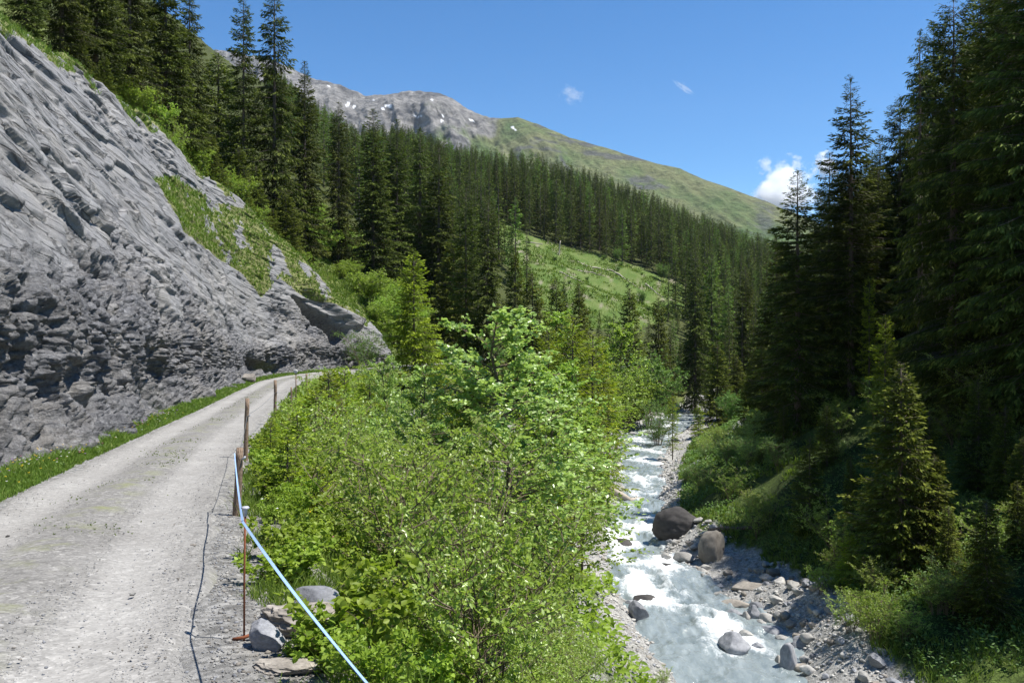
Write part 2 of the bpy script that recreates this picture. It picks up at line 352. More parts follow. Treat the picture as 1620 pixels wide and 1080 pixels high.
# ground sheet
def build_ground():
    g = np.concatenate([np.linspace(-25, 2.0, 40)[:-1], 2.0 * np.exp(np.linspace(0, math.log(1500 / 2.0), 520))])
    u = np.linspace(-1.35, 1.35, 560); u = np.sign(u) * (0.75 * np.abs(u) + 0.25 * u ** 2)
    Y = np.repeat(g[:, None], len(u), 1); X = (np.abs(Y) * 0.82 + 26) * u[None, :]
    Z = ground_z(X, Y)
    Z = Z - 0.10 * sstep(HW * 0.88, HW * 0.70, np.abs(X - road_c(Y)))
    GRID.update(g=g, u=u, Z=Z)
    rc = road_c(Y); xr = rc + HW; rl, rr, br = riv_l(Y), riv_r(Y), bar_r(Y); zw = riv_z(Y)
    n1 = fbm(X * 0.12, Y * 0.12, 0, 5, 21); n2 = fbm(X * 0.6, Y * 0.6, 0, 5, 22); n3 = fbm(X * 2.5, Y * 2.5, 0, 4, 23)
    def mixc(a, b, t): return a + (b - a) * np.clip(t, 0, 1)[..., None]
    C = np.zeros(X.shape + (3,)) + np.array([0.075, 0.105, 0.028])                # green turf
    C = mixc(C, np.array([0.15, 0.17, 0.055]), 0.5 + 0.8 * n2)
    C = mixc(C, np.array([0.045, 0.045, 0.022]), sstep(0.1, 0.6, n1) * (X < rl) * 0.7)
    bank = (X > xr + 0.3) & (X < rl) & (Y < 120)
    f = np.clip((X - xr) / np.maximum(rl - xr, 1), 0, 1)
    scree = sstep(-0.1, 0.35, n1 + 0.6 * n2 + 1.5 * (f - 0.62)) * bank
    C = mixc(C, np.array([0.27, 0.265, 0.255]) * (1 + 0.25 * n3[..., None]), scree)
    verge = (X > xr - 0.1) & (X < xr + 1.3) & (Y < 60)
    C = mixc(C, np.array([0.29, 0.275, 0.25]) * (1 + 0.3 * n3[..., None]), sstep(-0.25, 0.3, n2 + 0.9 - 0.85 * (X - xr) + 0.8 * sstep(9, 3, Y)) * verge)
    left = (X < rc - HW + 0.1) & (X > rc - HW - 4) & (Y < 150)
    C = mixc(C, np.array([0.13, 0.17, 0.05]), 0.7 * left)
    C = mixc(C, np.array([0.275, 0.27, 0.258]), sstep(0.75, 0.1, np.abs(X - rc) - HW + 0.25 * n2) * (Y < 150))
    grav = ((X > rl - 1.8 - 0.8 * n2) & (X < br + 0.4 + 1.2 * n2))
    C = mixc(C, np.array([0.31, 0.305, 0.29]) * (1 + 0.3 * n3[..., None]), grav * (Y < 260) * 1.0)
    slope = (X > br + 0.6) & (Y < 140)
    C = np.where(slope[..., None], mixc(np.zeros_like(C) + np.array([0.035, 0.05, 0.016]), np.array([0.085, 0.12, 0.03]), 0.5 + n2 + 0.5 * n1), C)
    # eroded scree rib on the far bank
    xs_ = np.interp(Y, [72, 80, 92, 108], [15.0, 19.0, 25, 34]); rib = sstep(1.5, 0.5, np.abs(X - xs_) + 0.8 * n2) * (Y > 72) * (Y < 108)
    C = mixc(C, np.array([0.40, 0.39, 0.37]), rib)
    # meadow of the clearing, forest floor round it
    px, py = proj(X, Y, Z)
    cl = in_poly(px, py, CLEAR) & (Y > 140)
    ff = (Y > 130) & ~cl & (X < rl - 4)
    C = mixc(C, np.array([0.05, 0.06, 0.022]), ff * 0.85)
    cm = mixc(np.zeros_like(C) + np.array([0.075, 0.125, 0.028]), np.array([0.125, 0.16, 0.05]), 0.5 + 0.9 * n2)
    cm = mixc(cm, np.array([0.22, 0.20, 0.15]), sstep(0.55, 0.85, n2 + 0.4 * n3))
    C = np.where(cl[..., None], cm, C)
    V = np.stack([X, Y, Z], -1).reshape(-1, 3)
    t = NT('ground'); p = t.pos()
    col = t.attr('Col', 'Color')
    n = t.noise(p, 6.0, 8, 0.7); nn = t.noise(p, 40, 6, 0.7); v = t.vor(p, 22.0, 'F1', 'Color')
    sep = t.n('ShaderNodeSeparateColor'); t.l(v, sep.inputs[0])
    c = t.mix(1.0, col, t.ramp(n, [(0.28, 0.45), (0.72, 1.5)]), 'MULTIPLY')
    c = t.mix(0.55, c, t.ramp(sep.outputs[0], [(0.0, 0.2), (1.0, 0.8)]), 'OVERLAY')
    h = t.math('ADD', t.math('MULTIPLY', n, 1.0), t.math('MULTIPLY', nn, 0.35))
    m = t.done(t.bsdf(c, 0.95, t.bump(h, 0.8, 0.12), 0.12))
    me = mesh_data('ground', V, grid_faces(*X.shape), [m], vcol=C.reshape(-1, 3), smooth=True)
    obj('ground', me, kind='structure', label='green mountain slopes and gravelly banks of the valley')

def build_road():
    g = np.concatenate([np.linspace(-25, 2.0, 60)[:-1], 2.0 * np.exp(np.linspace(0, math.log(150 / 2.0), 420))])
    u = np.linspace(-1, 1, 61)
    Y = np.repeat(g[:, None], len(u), 1)
    U = u[None, :] * HW * 1.12
    X = road_c(Y) + U; au = np.abs(u[None, :]) + 0 * Y
    Z = road_z(Y) + 0.04 + 0.03 * np.exp(-(U / 0.35) ** 2) - 0.03 * np.exp(-((np.abs(U) - 0.75) / 0.3) ** 2)
    Z = Z + 0.004 * fbm(X * 3, Y * 3, 0, 4, 31) + 0.02 * fbm(X * 0.7, Y * 0.7, 0, 3, 32)
    Z = Z - 0.16 * sstep(0.80, 1.0, au + 0.09 * fbm(X * 1.1, Y * 1.1, 0, 4, 51))
    t = NT('gravel road'); p = t.pos()
    uu = t.attr('lane')
    fine = t.vor(p, 55.0, 'F1', 'Color'); sep = t.n('ShaderNodeSeparateColor'); t.l(fine, sep.inputs[0])
    med = t.vor(p, 21.0, 'F1', 'Color'); sep2 = t.n('ShaderNodeSeparateColor'); t.l(med, sep2.inputs[0])
    d1 = t.vor(p, 55.0); d2 = t.vor(p, 21.0)
    big = t.noise(p, 0.8, 5, 0.6); mid = t.noise(p, 5, 6, 0.65)
    base = t.mix(1.0, t.ramp(big, [(0.3, (0.205, 0.198, 0.187)), (0.7, (0.265, 0.258, 0.245))]), t.ramp(t.math('ADD', uu, t.math('MULTIPLY', t.math('SUBTRACT', mid, 0.5), 0.22)), [(0.0, 0.80), (0.22, 0.86), (0.40, 1.16), (0.62, 1.16), (0.80, 0.92), (1.0, 0.88)]), 'MULTIPLY')
    wh = t.ramp(uu, [(0.0, 1.0), (0.18, 0.9), (0.42, 0.0), (0.62, 0.0), (0.85, 0.7), (1.0, 1.0)])   # loose between the wheel tracks
    loose = t.math('MULTIPLY', wh, t.ramp(mid, [(0.3, 0.3), (0.6, 1.0)]))
    stones = t.mix(t.math('ADD', t.math('MULTIPLY', loose, 0.55), 0.42), (0.5, 0.5, 0.5), t.mix(0.5, t.ramp(sep.outputs[0], [(0, 0.12), (1, 0.9)]), t.ramp(sep2.outputs[0], [(0, 0.15), (1, 0.88)])))
    c = t.mix(1.0, base, t.mix(t.math('ADD', t.math('MULTIPLY', loose, 0.5), 0.5), (1.0, 1.0, 1.0), t.mix(0.5, t.ramp(sep.outputs[0], [(0, 0.5), (.45, .97), (.85, 1.12), (1, 2.0)]), t.ramp(sep2.outputs[0], [(0, 0.55), (.45, .97), (.85, 1.1), (1, 1.9)]))), 'MULTIPLY')
    mossy = t.math('MULTIPLY', t.ramp(uu, [(0.0, 1.0), (0.28, 0.0), (0.85, 0.0), (1.0, 0.8)]), t.ramp(t.noise(p, 1.7, 7, 0.7), [(0.5, 0.0), (0.66, 0.75)]))
    c = t.mix(mossy, c, (0.20, 0.215, 0.09))
    h = t.math('ADD', t.math('MULTIPLY', d1, 0.4), t.math('MULTIPLY', d2, 1.0))
    bs = t.bump(h, 0.3, 0.008)
    m = t.done(t.bsdf(c, 0.95, bs, 0.15))
    V = np.stack([X, Y, Z], -1).reshape(-1, 3)
    me = mesh_data('gravel_road', V, grid_faces(*X.shape), [m], vattr={'lane': np.abs(np.broadcast_to(u[None, :], X.shape))}, smooth=True)
    obj('gravel_road', me, kind='structure', label='pale grey gravel track running along the rock face')

def build_river():
    g = 14 * np.exp(np.linspace(0, math.log(330 / 14), 900)); u = np.linspace(-0.14, 1.14, 110)
    Y = np.repeat(g[:, None], len(u), 1); L, Rr = riv_l(Y), riv_r(Y); L = np.maximum(L, road_c(Y) + HW + 6)
    X = L + (Rr - L) * u[None, :]
    s = Y * 0.55 + 2.2 * fbm(X * 0.35, Y * 0.12, 0, 3, 61)
    stand = np.sin(s * 1.6 + 2.6 * fbm(X * 0.8, Y * 0.3, 3, 2, 64)) * 0.5 + 0.5
    amp = np.interp(Y, [14, 29, 33, 36, 44, 47, 50, 56, 60, 66, 72, 84, 96, 112, 126, 160], [0.4, 0.45, 0.6, 1.1, 1.1, 0.8, 1.15, 1.15, 0.8, 1.0, 0.5, 0.9, 0.8, 0.9, 1.0, 1.0])
    turb = ridge(X * 0.9, Y * 0.55, 0, 4, 66)
    Z = riv_z(Y) + 0.07 * amp * (stand * 2 - 1) + 0.22 * amp * turb + 0.05 * fbm(X * 3.0, Y * 1.8, 0, 4, 67)
    mid = np.interp(Y, [14, 30, 36, 44, 52, 60], [0.35, 0.4, 0.45, 0.55, 0.5, 0.5])
    core = np.exp(-((u[None, :] - mid) / np.interp(Y, [14, 30, 38, 48, 60], [0.26, 0.27, 0.30, 0.55, 0.7])) ** 2)
    fo = -0.55 + 0.62 * amp * core + 0.55 * fbm(X * 0.55, Y * 0.28, 0, 4, 68) + 0.34 * (turb) + 0.18 * (stand - 0.5) * amp
    edge = sstep(0.10, 0.0, np.minimum(u, 1 - u))[None, :] * 0.12
    for bx_, by_, bw_ in ((1165, 1032, 47), (1056, 884, 17), (1056, 899, 26), (985, 862, 32), (1022, 951, 40), (1203, 1026, 22), (1184, 1007, 24), (1158, 998, 20), (1078, 863, 80), (980, 885, 26)):
        dd_ = 12.15 / ((by_ - 500) / F - 0.05); x0 = (bx_ - 810) / F * dd_; w0 = bw_ / F * dd_
        fo = fo + 0.55 * np.exp(-((X - x0) / (0.62 * w0)) ** 2 - ((Y - dd_ - 1.3 * w0) / (1.9 * w0 + .3)) ** 2) + 0.35 * np.exp(-((X - x0) / (0.75 * w0)) ** 2 - ((Y - dd_ + .15 * w0) / (.45 * w0 + .1)) ** 2)
    fo = np.clip(fo + edge, 0, 1)
    t = NT('river water'); p = t.pos()
    f = t.attr('foam'); q = t.mapping(p, (1.6, 0.8, 1.6))
    n = t.noise(q, 2.2, 9, 0.72, 0.6); n2 = t.noise(q, 9, 6, 0.7)
    ff = t.math('ADD', f, t.math('ADD', t.math('MULTIPLY', t.math('SUBTRACT', n, 0.5), 1.3), t.math('MULTIPLY', t.math('SUBTRACT', n2, 0.5), 0.5)))
    fm = t.ramp(ff, [(0.12, 0.0), (0.42, 0.55), (0.7, 1.0)])
    water = t.ramp(t.noise(q, 0.9, 4, 0.6), [(0.3, (0.15, 0.185, 0.195)), (0.7, (0.27, 0.31, 0.32))])
    c = t.mix(fm, water, (0.80, 0.83, 0.84))
    rough = t.ramp(fm, [(0.0, 0.12), (1.0, 0.75)])
    b = t.bump(t.noise(t.mapping(p, (1.5, 0.9, 1)), 4.5, 7, 0.65, 0.4), 0.5, 0.12)
    m = t.done(t.bsdf(c, rough, b, 0.5))
    me = mesh_data('river', np.stack([X, Y, Z], -1).reshape(-1, 3), grid_faces(*X.shape), [m], vattr={'foam': fo}, smooth=True)
    obj('river', me, kind='structure', label='milky glacial stream with white rapids')

GRASS_ON_ROCK = [(240, 285), (270, 280), (330, 320), (390, 335), (440, 350), (500, 410), (560, 470), (590, 500), (575, 520), (520, 488), (480, 470), (440, 440), (415, 470), (385, 440), (330, 400), (285, 365)]
ROCKPTS = {}
def build_rock():
    ds = [2.0]
    yv = [-14.0]
    while yv[-1] < 93.5: yv.append(yv[-1] + max(0.05, 0.0030 * abs(yv[-1])) if yv[-1] > 6 else yv[-1] + (0.25 if yv[-1] < 4 else 0.1))
    y = np.array(yv)[:, None]
    hm = np.interp(y, [-14, 14, 30, 50, 62, 75, 84, 90], [4.6, 4.4, 4.4, 3.8, 3.0, 3.2, 2.6, 1.5])
    bx, bz, rx, rzm = base_x(y), base_z(y), rim_x(y), rim_z(y)
    mx = bx - 1.0 - 0.06 * hm; mz = bz + hm
    v = np.concatenate([np.linspace(-0.12, 1, 160), 1 + np.linspace(0, 1, 260)[1:], 2 + np.linspace(0, 0.3, 14)[1:]])[None, :]
    a = np.clip(v, -0.2, 1); b = np.clip(v - 1, 0, 1); c = np.clip(v - 2, 0, 1)
    X = bx + (mx - bx) * (a + 0.25 * np.sin(np.clip(a, 0, 1) * np.pi * 2)) + (rx - mx) * b - c * 9
    bul = np.sin(np.clip(b, 0, 1) * np.pi)
    Z = bz + (mz - bz) * a + (rzm - mz) * (b + 0.10 * bul) - c * 2.5
    Y = np.broadcast_to(y, X.shape).copy()
    # round off the crest between wall and slab
    P = np.stack([X, Y, Z], -1)
    for _ in range(10): P[:, 1:-1] = 0.5 * P[:, 1:-1] + 0.25 * (P[:, :-2] + P[:, 2:])
    du = np.gradient(P, axis=0); dv = np.gradient(P, axis=1); N = np.cross(dv, du); N /= np.linalg.norm(N, axis=-1)[..., None] + 1e-9
    if N[len(yv) // 2, 200, 0] < 0: N = -N
    X, Y, Z = P[..., 0], P[..., 1], P[..., 2]
    px, py = proj(X, Y, Z)
    # wall: blocky, fractured; slab: smooth bedding with thin scarps
    wl = sstep(1.22, 0.82, v + 0.30 * fbm(X * 0.25, Y * 0.25, Z * 0.25, 3, 70) + 0 * X)
    q1 = (X * 0.8 + Z * 0.45, Y * 0.75 + Z * 0.35, Z * 0.9 - Y * 0.35)
    wx = 0.9 * fbm(X * 0.7, Y * 0.7, Z * 0.7, 4, 71); wy = 0.9 * fbm(X * 0.7, Y * 0.7, Z * 0.7, 4, 171)
    f1, f2, cid, tl1 = worley(q1[0] * 0.8 + wx, q1[1] * 0.7 + wy, q1[2] * 0.7 - wx, 72)
    g1, g2, cid2, tl2 = worley(q1[0] * 2.3 + wx * 1.5, q1[1] * 2.0 - wy * 1.5, q1[2] * 1.9 + wy, 75)
    k1, k2, cid3, tl3 = worley(q1[0] * 5.5 + wx * 2, q1[1] * 5.0 - wx * 2, q1[2] * 4.6 + wy * 2, 78)
    rg = 0.55 + 0.45 * sstep(-0.4, 0.4, fbm(Y * 0.13, Z * 0.2, X * 0.1, 3, 190))
    wall = 0.30 * (cid - 0.5) + 0.16 * tl1 + 0.20 * (cid2 - 0.5) + 0.14 * tl2 + 0.10 * (cid3 - 0.5) + 0.08 * tl3 - 0.16 * sstep(0.10, 0.0, f2 - f1) - 0.12 * sstep(0.12, 0.0, g2 - g1) - 0.05 * sstep(0.15, 0.0, k2 - k1)
    wall = wall + 0.40 * ridge(X * 0.8 + wy * .4, Y * 0.9 + wx * .4, Z * 0.65, 6, 81, 0.62) + 0.06 * fbm(X * 9, Y * 9, Z * 9, 3, 88)
    wall = rg * wall + 0.55 * fbm(X * 0.28, Y * 0.28, Z * 0.28, 4, 80) - 0.45 * sstep(0.35, 0.85, ridge(X * 0.4 + wx * .3, Y * 0.6 + wy * .3, Z * 0.28, 3, 89)) + 0.2 * fbm(Y * 1.2 + wx * .4, Z * 0.25, X * 0.3, 3, 189) - 0.2
    # bedding of the slab dips down along the road
    al = Y * 0.985 - Z * 0.17; ac = Y * 0.17 + Z * 0.985
    def saw(t):
        f = t - np.floor(t); return f / 0.88 * sstep(1.0, 0.88, f)
    wp = fbm(al * 0.07, ac * 0.22, X * 0.1, 5, 82); wq = fbm(al * 0.5, ac * 0.9, 3, 4, 182)
    mk = sstep(-0.25, 0.35, fbm(al * 0.06, ac * 0.25, 1, 3, 183)); mk2 = sstep(-0.05, 0.45, fbm(al * 0.10, ac * 0.5, 9, 3, 184))
    slab = -0.34 * saw(ac * 0.26 + 1.6 * wp + 0.10 * wq) * (0.25 + 0.75 * mk) - 0.12 * saw(ac * 0.8 + 1.8 * wp + 0.3 * wq) * mk2
    b1, b2, bc, bt = worley(al * 0.16 + 0.35 * wq, ac * 0.75 + 0.5 * wp, X * 0.12 + Z * 0.0, 192); e1, e2, ec, et = worley(al * 0.45 + 0.4 * wq, ac * 2.0 + 0.6 * wp, X * 0.3, 195)
    slab = 0.72 * slab + 0.13 * (bc - 0.5) + 0.11 * bt + 0.05 * (ec - 0.5) + 0.045 * et - 0.07 * sstep(0.06, 0.0, b2 - b1)
    slab = slab + 0.035 * fbm(al * 0.35, ac * 3.5, 0, 4, 83) + 0.35 * fbm(Y * 0.08, Z * 0.12, 3, 3, 84) + 0.25
    sc = ridge(al * 0.12 + 0.2 * wq, ac * 0.9, 0, 4, 85); slab = slab - 0.14 * sstep(0.62, 0.85, sc)
    led = sstep(0.0, 0.4, fbm(Y * 0.16, Z * 0.2, 2, 3, 86)) * sstep(1.45, 1.9, v + 0 * X) * (Y > 38)
    slab = slab - led * 0.34 * saw(ac * 1.1 + 0.8 * wq + wp)
    D = wl * wall + (1 - wl) * slab
    # overhanging gash near the corner
    def seg(ax, ay, bx_, by_):
        tt = np.clip(((px - ax) * (bx_ - ax) + (py - ay) * (by_ - ay)) / ((bx_ - ax) ** 2 + (by_ - ay) ** 2), 0, 1)
        return np.hypot(px - ax - tt * (bx_ - ax), py - ay - tt * (by_ - ay)), tt
    dd, tt = seg(464, 470, 540, 532)
    gash = sstep(1.0, 0.35, dd / (4 + 13 * tt)) * (Y > 55)
    D = D - gash * 2.8 + gash * 0.5 * ridge(X * 0.8, Y * 0.8, Z * 1.6, 5, 191); wl = np.maximum(wl, sstep(0.02, 0.3, gash))
    dd2, tt2 = seg(478, 452, 560, 515)
    D = D + sstep(1, 0.3, dd2 / 11) * (Y > 55) * 0.8
    dd3, _ = seg(395, 575, 440, 583); D = D - sstep(1, .3, dd3 / 9) * 1.2 * (Y > 30)
    fade = sstep(2.3, 2.0, v + 0 * X)
    P = P + N * (D * (0.3 + 0.7 * fade))[..., None]
    # colours: soil/turf patches, ochre stains, pale broken faces
    gp = in_poly(px, py, GRASS_ON_ROCK) & (Y > 40)
    gn = fbm(X * 0.55, Y * 0.45, Z * 0.45, 5, 90, 0.65)
    turf = (gp * sstep(-0.12, 0.25, gn + 0.36) + sstep(1.86, 1.98, v + 0.10 * gn + 0 * X) * sstep(-0.3, 0.15, gn)) * (1 - gash)
    turf = np.clip(turf, 0, 1)
    ROCKPTS.update(P=P, N=N, turf=turf, v=v + 0 * X, Y=Y)
    t = NT('slate rock'); p = t.pos()
    low = t.attr('low'); tf = t.attr('turf')
    bed = t.mapping(p, (0.5, 0.9, 1.4), (R(-36), 0, 0)); streak = t.noise(t.mapping(t.mapping(p, (1, 1, 1), (R(10), 0, 0)), (0.7, 0.09, 2.6)), 1.6, 10, 0.70, 0.25)
    n = t.noise(p, 0.35, 6, 0.6); n2 = t.noise(p, 5.0, 9, 0.72); n3 = t.noise(p, 22, 6, 0.7)
    slabc = t.ramp(streak, [(0.27, (0.085, 0.085, 0.09)), (0.38, (0.175, 0.175, 0.18)), (0.55, (0.23, 0.23, 0.232)), (0.75, (0.30, 0.298, 0.296))])
    wallc = t.ramp(n2, [(0.28, (0.042, 0.042, 0.046)), (0.48, (0.12, 0.121, 0.128)), (0.72, (0.29, 0.29, 0.30))])
    c = t.mix(low, slabc, wallc)
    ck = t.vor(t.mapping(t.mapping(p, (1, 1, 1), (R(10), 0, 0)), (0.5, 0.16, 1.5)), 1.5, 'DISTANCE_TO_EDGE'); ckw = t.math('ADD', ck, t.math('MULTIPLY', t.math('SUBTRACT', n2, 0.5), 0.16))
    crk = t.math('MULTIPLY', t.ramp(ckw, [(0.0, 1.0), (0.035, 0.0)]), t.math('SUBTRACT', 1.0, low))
    c = t.mix(t.math('MULTIPLY', crk, 0.45), c, (0.05, 0.05, 0.055))  # dark crack lines: crevice shade and dirt put into the slab colour
    c = t.mix(t.ramp(n, [(0.45, 0.0), (0.75, 0.35)]), c, (0.36, 0.33, 0.28))
    c = t.mix(0.6, c, t.ramp(n3, [(0.25, 0.25), (0.75, 0.8)]), 'OVERLAY')
    tm = t.ramp(t.math('ADD', tf, t.math('MULTIPLY', t.math('SUBTRACT', n2, 0.5), 0.9)), [(0.35, 0.0), (0.55, 1.0)])
    c = t.mix(tm, c, t.ramp(n3, [(0.3, (0.11, 0.14, 0.035)), (0.7, (0.24, 0.235, 0.10))]))
    h = t.math('ADD', t.math('MULTIPLY', streak, 1.0), t.math('MULTIPLY', t.math('ADD', t.math('MULTIPLY', low, 0.8), 0.2), t.math('ADD', n2, t.math('MULTIPLY', n3, 0.35))))
    cr = t.vor(t.mapping(p, (1.0, 0.8, 1.4), (0.5, 0.2, 0.3)), 3.0)
    b1 = t.bump(t.math('ADD', h, t.math('SUBTRACT', t.math('MULTIPLY', cr, t.math('MULTIPLY', low, 1.2)), t.math('MULTIPLY', crk, 0.8))), 0.85, 0.15)
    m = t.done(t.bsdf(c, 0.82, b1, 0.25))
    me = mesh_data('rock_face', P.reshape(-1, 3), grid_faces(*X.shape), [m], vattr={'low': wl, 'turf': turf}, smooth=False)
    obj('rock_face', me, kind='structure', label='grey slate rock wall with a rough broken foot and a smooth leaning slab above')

def build_mountain():
    pts = np.array([(-200, 240, 2700), (0, 190, 2800), (200, 160, 2900), (340, 78, 3000), (430, 95, 2950), (500, 126, 2900), (520, 129, 2880), (545, 136, 2850), (580, 152, 2800), (610, 150, 2780), (650, 144, 2750), (690, 147, 2720), (715, 156, 2700), (740, 174, 2650), (775, 187, 2600), (820, 186, 2560), (850, 196, 2520), (900, 217, 2460), (960, 234, 2420), (1000, 247, 2390), (1040, 259, 2360), (1075, 266, 2340), (1110, 282, 2310), (1150, 296, 2280), (1190, 311, 2250), (1216, 320, 2240), (1224, 328, 2236), (1223, 345, 2232), (1217, 358, 2228), (1212, 374, 2225), (1232, 420, 2222), (1300, 470, 2220)], float)
    t = np.concatenate([[0], np.cumsum(np.hypot(np.diff(pts[:, 0]), np.diff(pts[:, 1])))])
    tu = np.linspace(0, t[-1], 760)
    px = np.interp(tu, t, pts[:, 0]); py = np.interp(tu, t, pts[:, 1]); d = np.interp(tu, t, pts[:, 2])
    rx = (px - 810) / F * d; ry = d; rz = (500 - py) / F * d
    v = np.concatenate([[-0.25, -0.12], np.linspace(0, 1, 220) ** 1.15])[None, :]
    rough = np.interp(px, [400, 750, 900, 1200], [1, 1, 0.35, 0.3])[:, None]
    vv = np.abs(v)
    X = rx[:, None] + 0 * v + 120 * v; Y = ry[:, None] - 1350 * v; Z = rz[:, None] - vv * (rz[:, None] + 120) * (1 + 0.15 * np.sin(np.clip(vv, 0, 1) * np.pi))
    gul = ridge(X * 0.011 + 0.004 * Z, Z * 0.0035, Y * 0.001, 5, 101); big = fbm(X * 0.004, Z * 0.005, 2, 5, 102)
    am = np.clip(vv * 9, 0.06, 1)
    Dn = am * (rough * 40 * gul + 32 * big * (0.4 + rough) + 7 * fbm(X * 0.03, Z * 0.03, 0, 4, 103) * (0.5 + rough))
    Y = Y - Dn * 0.9; Z = Z + Dn * 0.45
    Z = Z + rough * 3 * fbm(X * 0.05, Y * 0.004, 0, 4, 104) * (vv < 0.03)
    PX, PY = proj(X, Y, Z)
    n = fbm(X * 0.012, Z * 0.012, Y * 0.006, 5, 105); n2 = fbm(X * 0.05, Z * 0.05, Y * 0.02, 4, 106)
    def mixc(a, b, tt): return a + (b - a) * np.clip(tt, 0, 1)[..., None]
    green = mixc(np.zeros(X.shape + (3,)) + np.array([0.085, 0.128, 0.046]), np.array([0.14, 0.15, 0.07]), 0.5 + 0.9 * n + 0.8 * sstep(0.22, 0.0, vv) )
    rock = mixc(np.zeros(X.shape + (3,)) + np.array([0.13, 0.127, 0.125]), np.array([0.24, 0.23, 0.216]), 0.5 + 0.7 * n2 + 0.3 * gul)
    rk = np.interp(PX, [450, 640, 760, 850], [1.1, 0.62, 0.2, -0.25]) - 1.6 * np.clip((PY - 190) / 200, 0, 1) + 0.55 * n + 0.3 * gul * rough
    crag = sstep(0.50, 0.75, ridge(X * 0.008 + Z * .003, Z * 0.014, 0, 4, 107) + 0.25 * n) * (PY < 300) * 0.8
    endc = sstep(26, 6, np.hypot(PX - 1208, (PY - 345) * 0.8) + 14 * n2)
    C = mixc(green, rock, sstep(0.0, 0.35, rk))
    C = mixc(C, np.array([0.085, 0.085, 0.088]), np.maximum(crag, endc * 0.7))
    sn = 0 * X
    for sx, sy, w, hh, an in ((521, 137, 9, 2, .5), (551, 164, 4, 9, .6), (560, 170, 3, 6, .3), (617, 168, 10, 4, 0), (605, 172, 4, 3, 0), (684, 158, 4, 2, 0), (663, 184, 14, 2, 0), (699, 190, 3, 8, .2), (813, 203, 2.5, 10, -.7), (745, 190, 6, 2, .3), (966, 236, 8, 2.2, .2), (652, 186, 4, 2, 0), (590, 158, 5, 2, .2)):
        cx, cy = PX - sx, PY - sy; ca, sa = math.cos(an), math.sin(an); e = np.hypot((cx * ca + cy * sa) / w, (-cx * sa + cy * ca) / hh)
        sn = np.maximum(sn, sstep(0.62, 0.42, e + 0.5 * n2))
    C = mixc(C, np.array([0.88, 0.89, 0.91]), sn * (Y > 1800))
    tt = NT('mountain'); p = tt.pos(); col = tt.attr('Col', 'Color')
    nn = tt.noise(p, 0.05, 8, 0.7)
    c = tt.mix(0.9, col, tt.ramp(nn, [(0.3, 0.2), (0.7, 0.8)]), 'OVERLAY')
    m = tt.done(tt.bsdf(c, 0.95, tt.bump(nn, 0.8, 22.0), 0.1))
    me = mesh_data('mountain', np.stack([X, Y, Z], -1).reshape(-1, 3), grid_faces(*X.shape), [m], vcol=C.reshape(-1, 3), smooth=True)
    obj('mountain', me, kind='structure', label='bare grey and green mountain ridge with a few snow patches')

build_ground(); build_road(); build_river(); build_rock(); build_mountain()

# ------------------------------------------------------------------ plants
def norm(a): return a / (np.linalg.norm(a, axis=-1, keepdims=True) + 1e-9)

def sprays(O, Dr, Up, L, W, fold=0.25):
    """folded leaf-shaped pieces, six vertices and two quads each"""
    S = norm(np.cross(Dr, Up)); Nn = norm(np.cross(S, Dr)); L = L[:, None]; W = W[:, None]
    b = O; tip = O + Dr * L
    l1 = O + Dr * L * 0.33 + S * W * 0.5 + Nn * W * fold; l2 = O + Dr * L * 0.72 + S * W * 0.36 + Nn * W * fold * 0.6
    r1 = O + Dr * L * 0.33 - S * W * 0.5 + Nn * W * fold; r2 = O + Dr * L * 0.72 - S * W * 0.36 + Nn * W * fold * 0.6
    V = np.stack([b, l1, l2, tip, r2, r1], 1).reshape(-1, 3); i = np.arange(len(O))[:, None] * 6
    Q = np.stack([i + np.array([[0, 1, 2, 3]]), i + np.array([[0, 3, 4, 5]])], 1).reshape(-1, 4)
    return V, Q

def blades(O, Dr, Up, L, W):
    """single diamond quads"""
    S = norm(np.cross(Dr, Up)); L = L[:, None]; W = W[:, None]
    V = np.stack([O, O + Dr * L * 0.45 + S * W * 0.5, O + Dr * L, O + Dr * L * 0.45 - S * W * 0.5], 1).reshape(-1, 3)
    return V, np.arange(len(O) * 4).reshape(-1, 4)

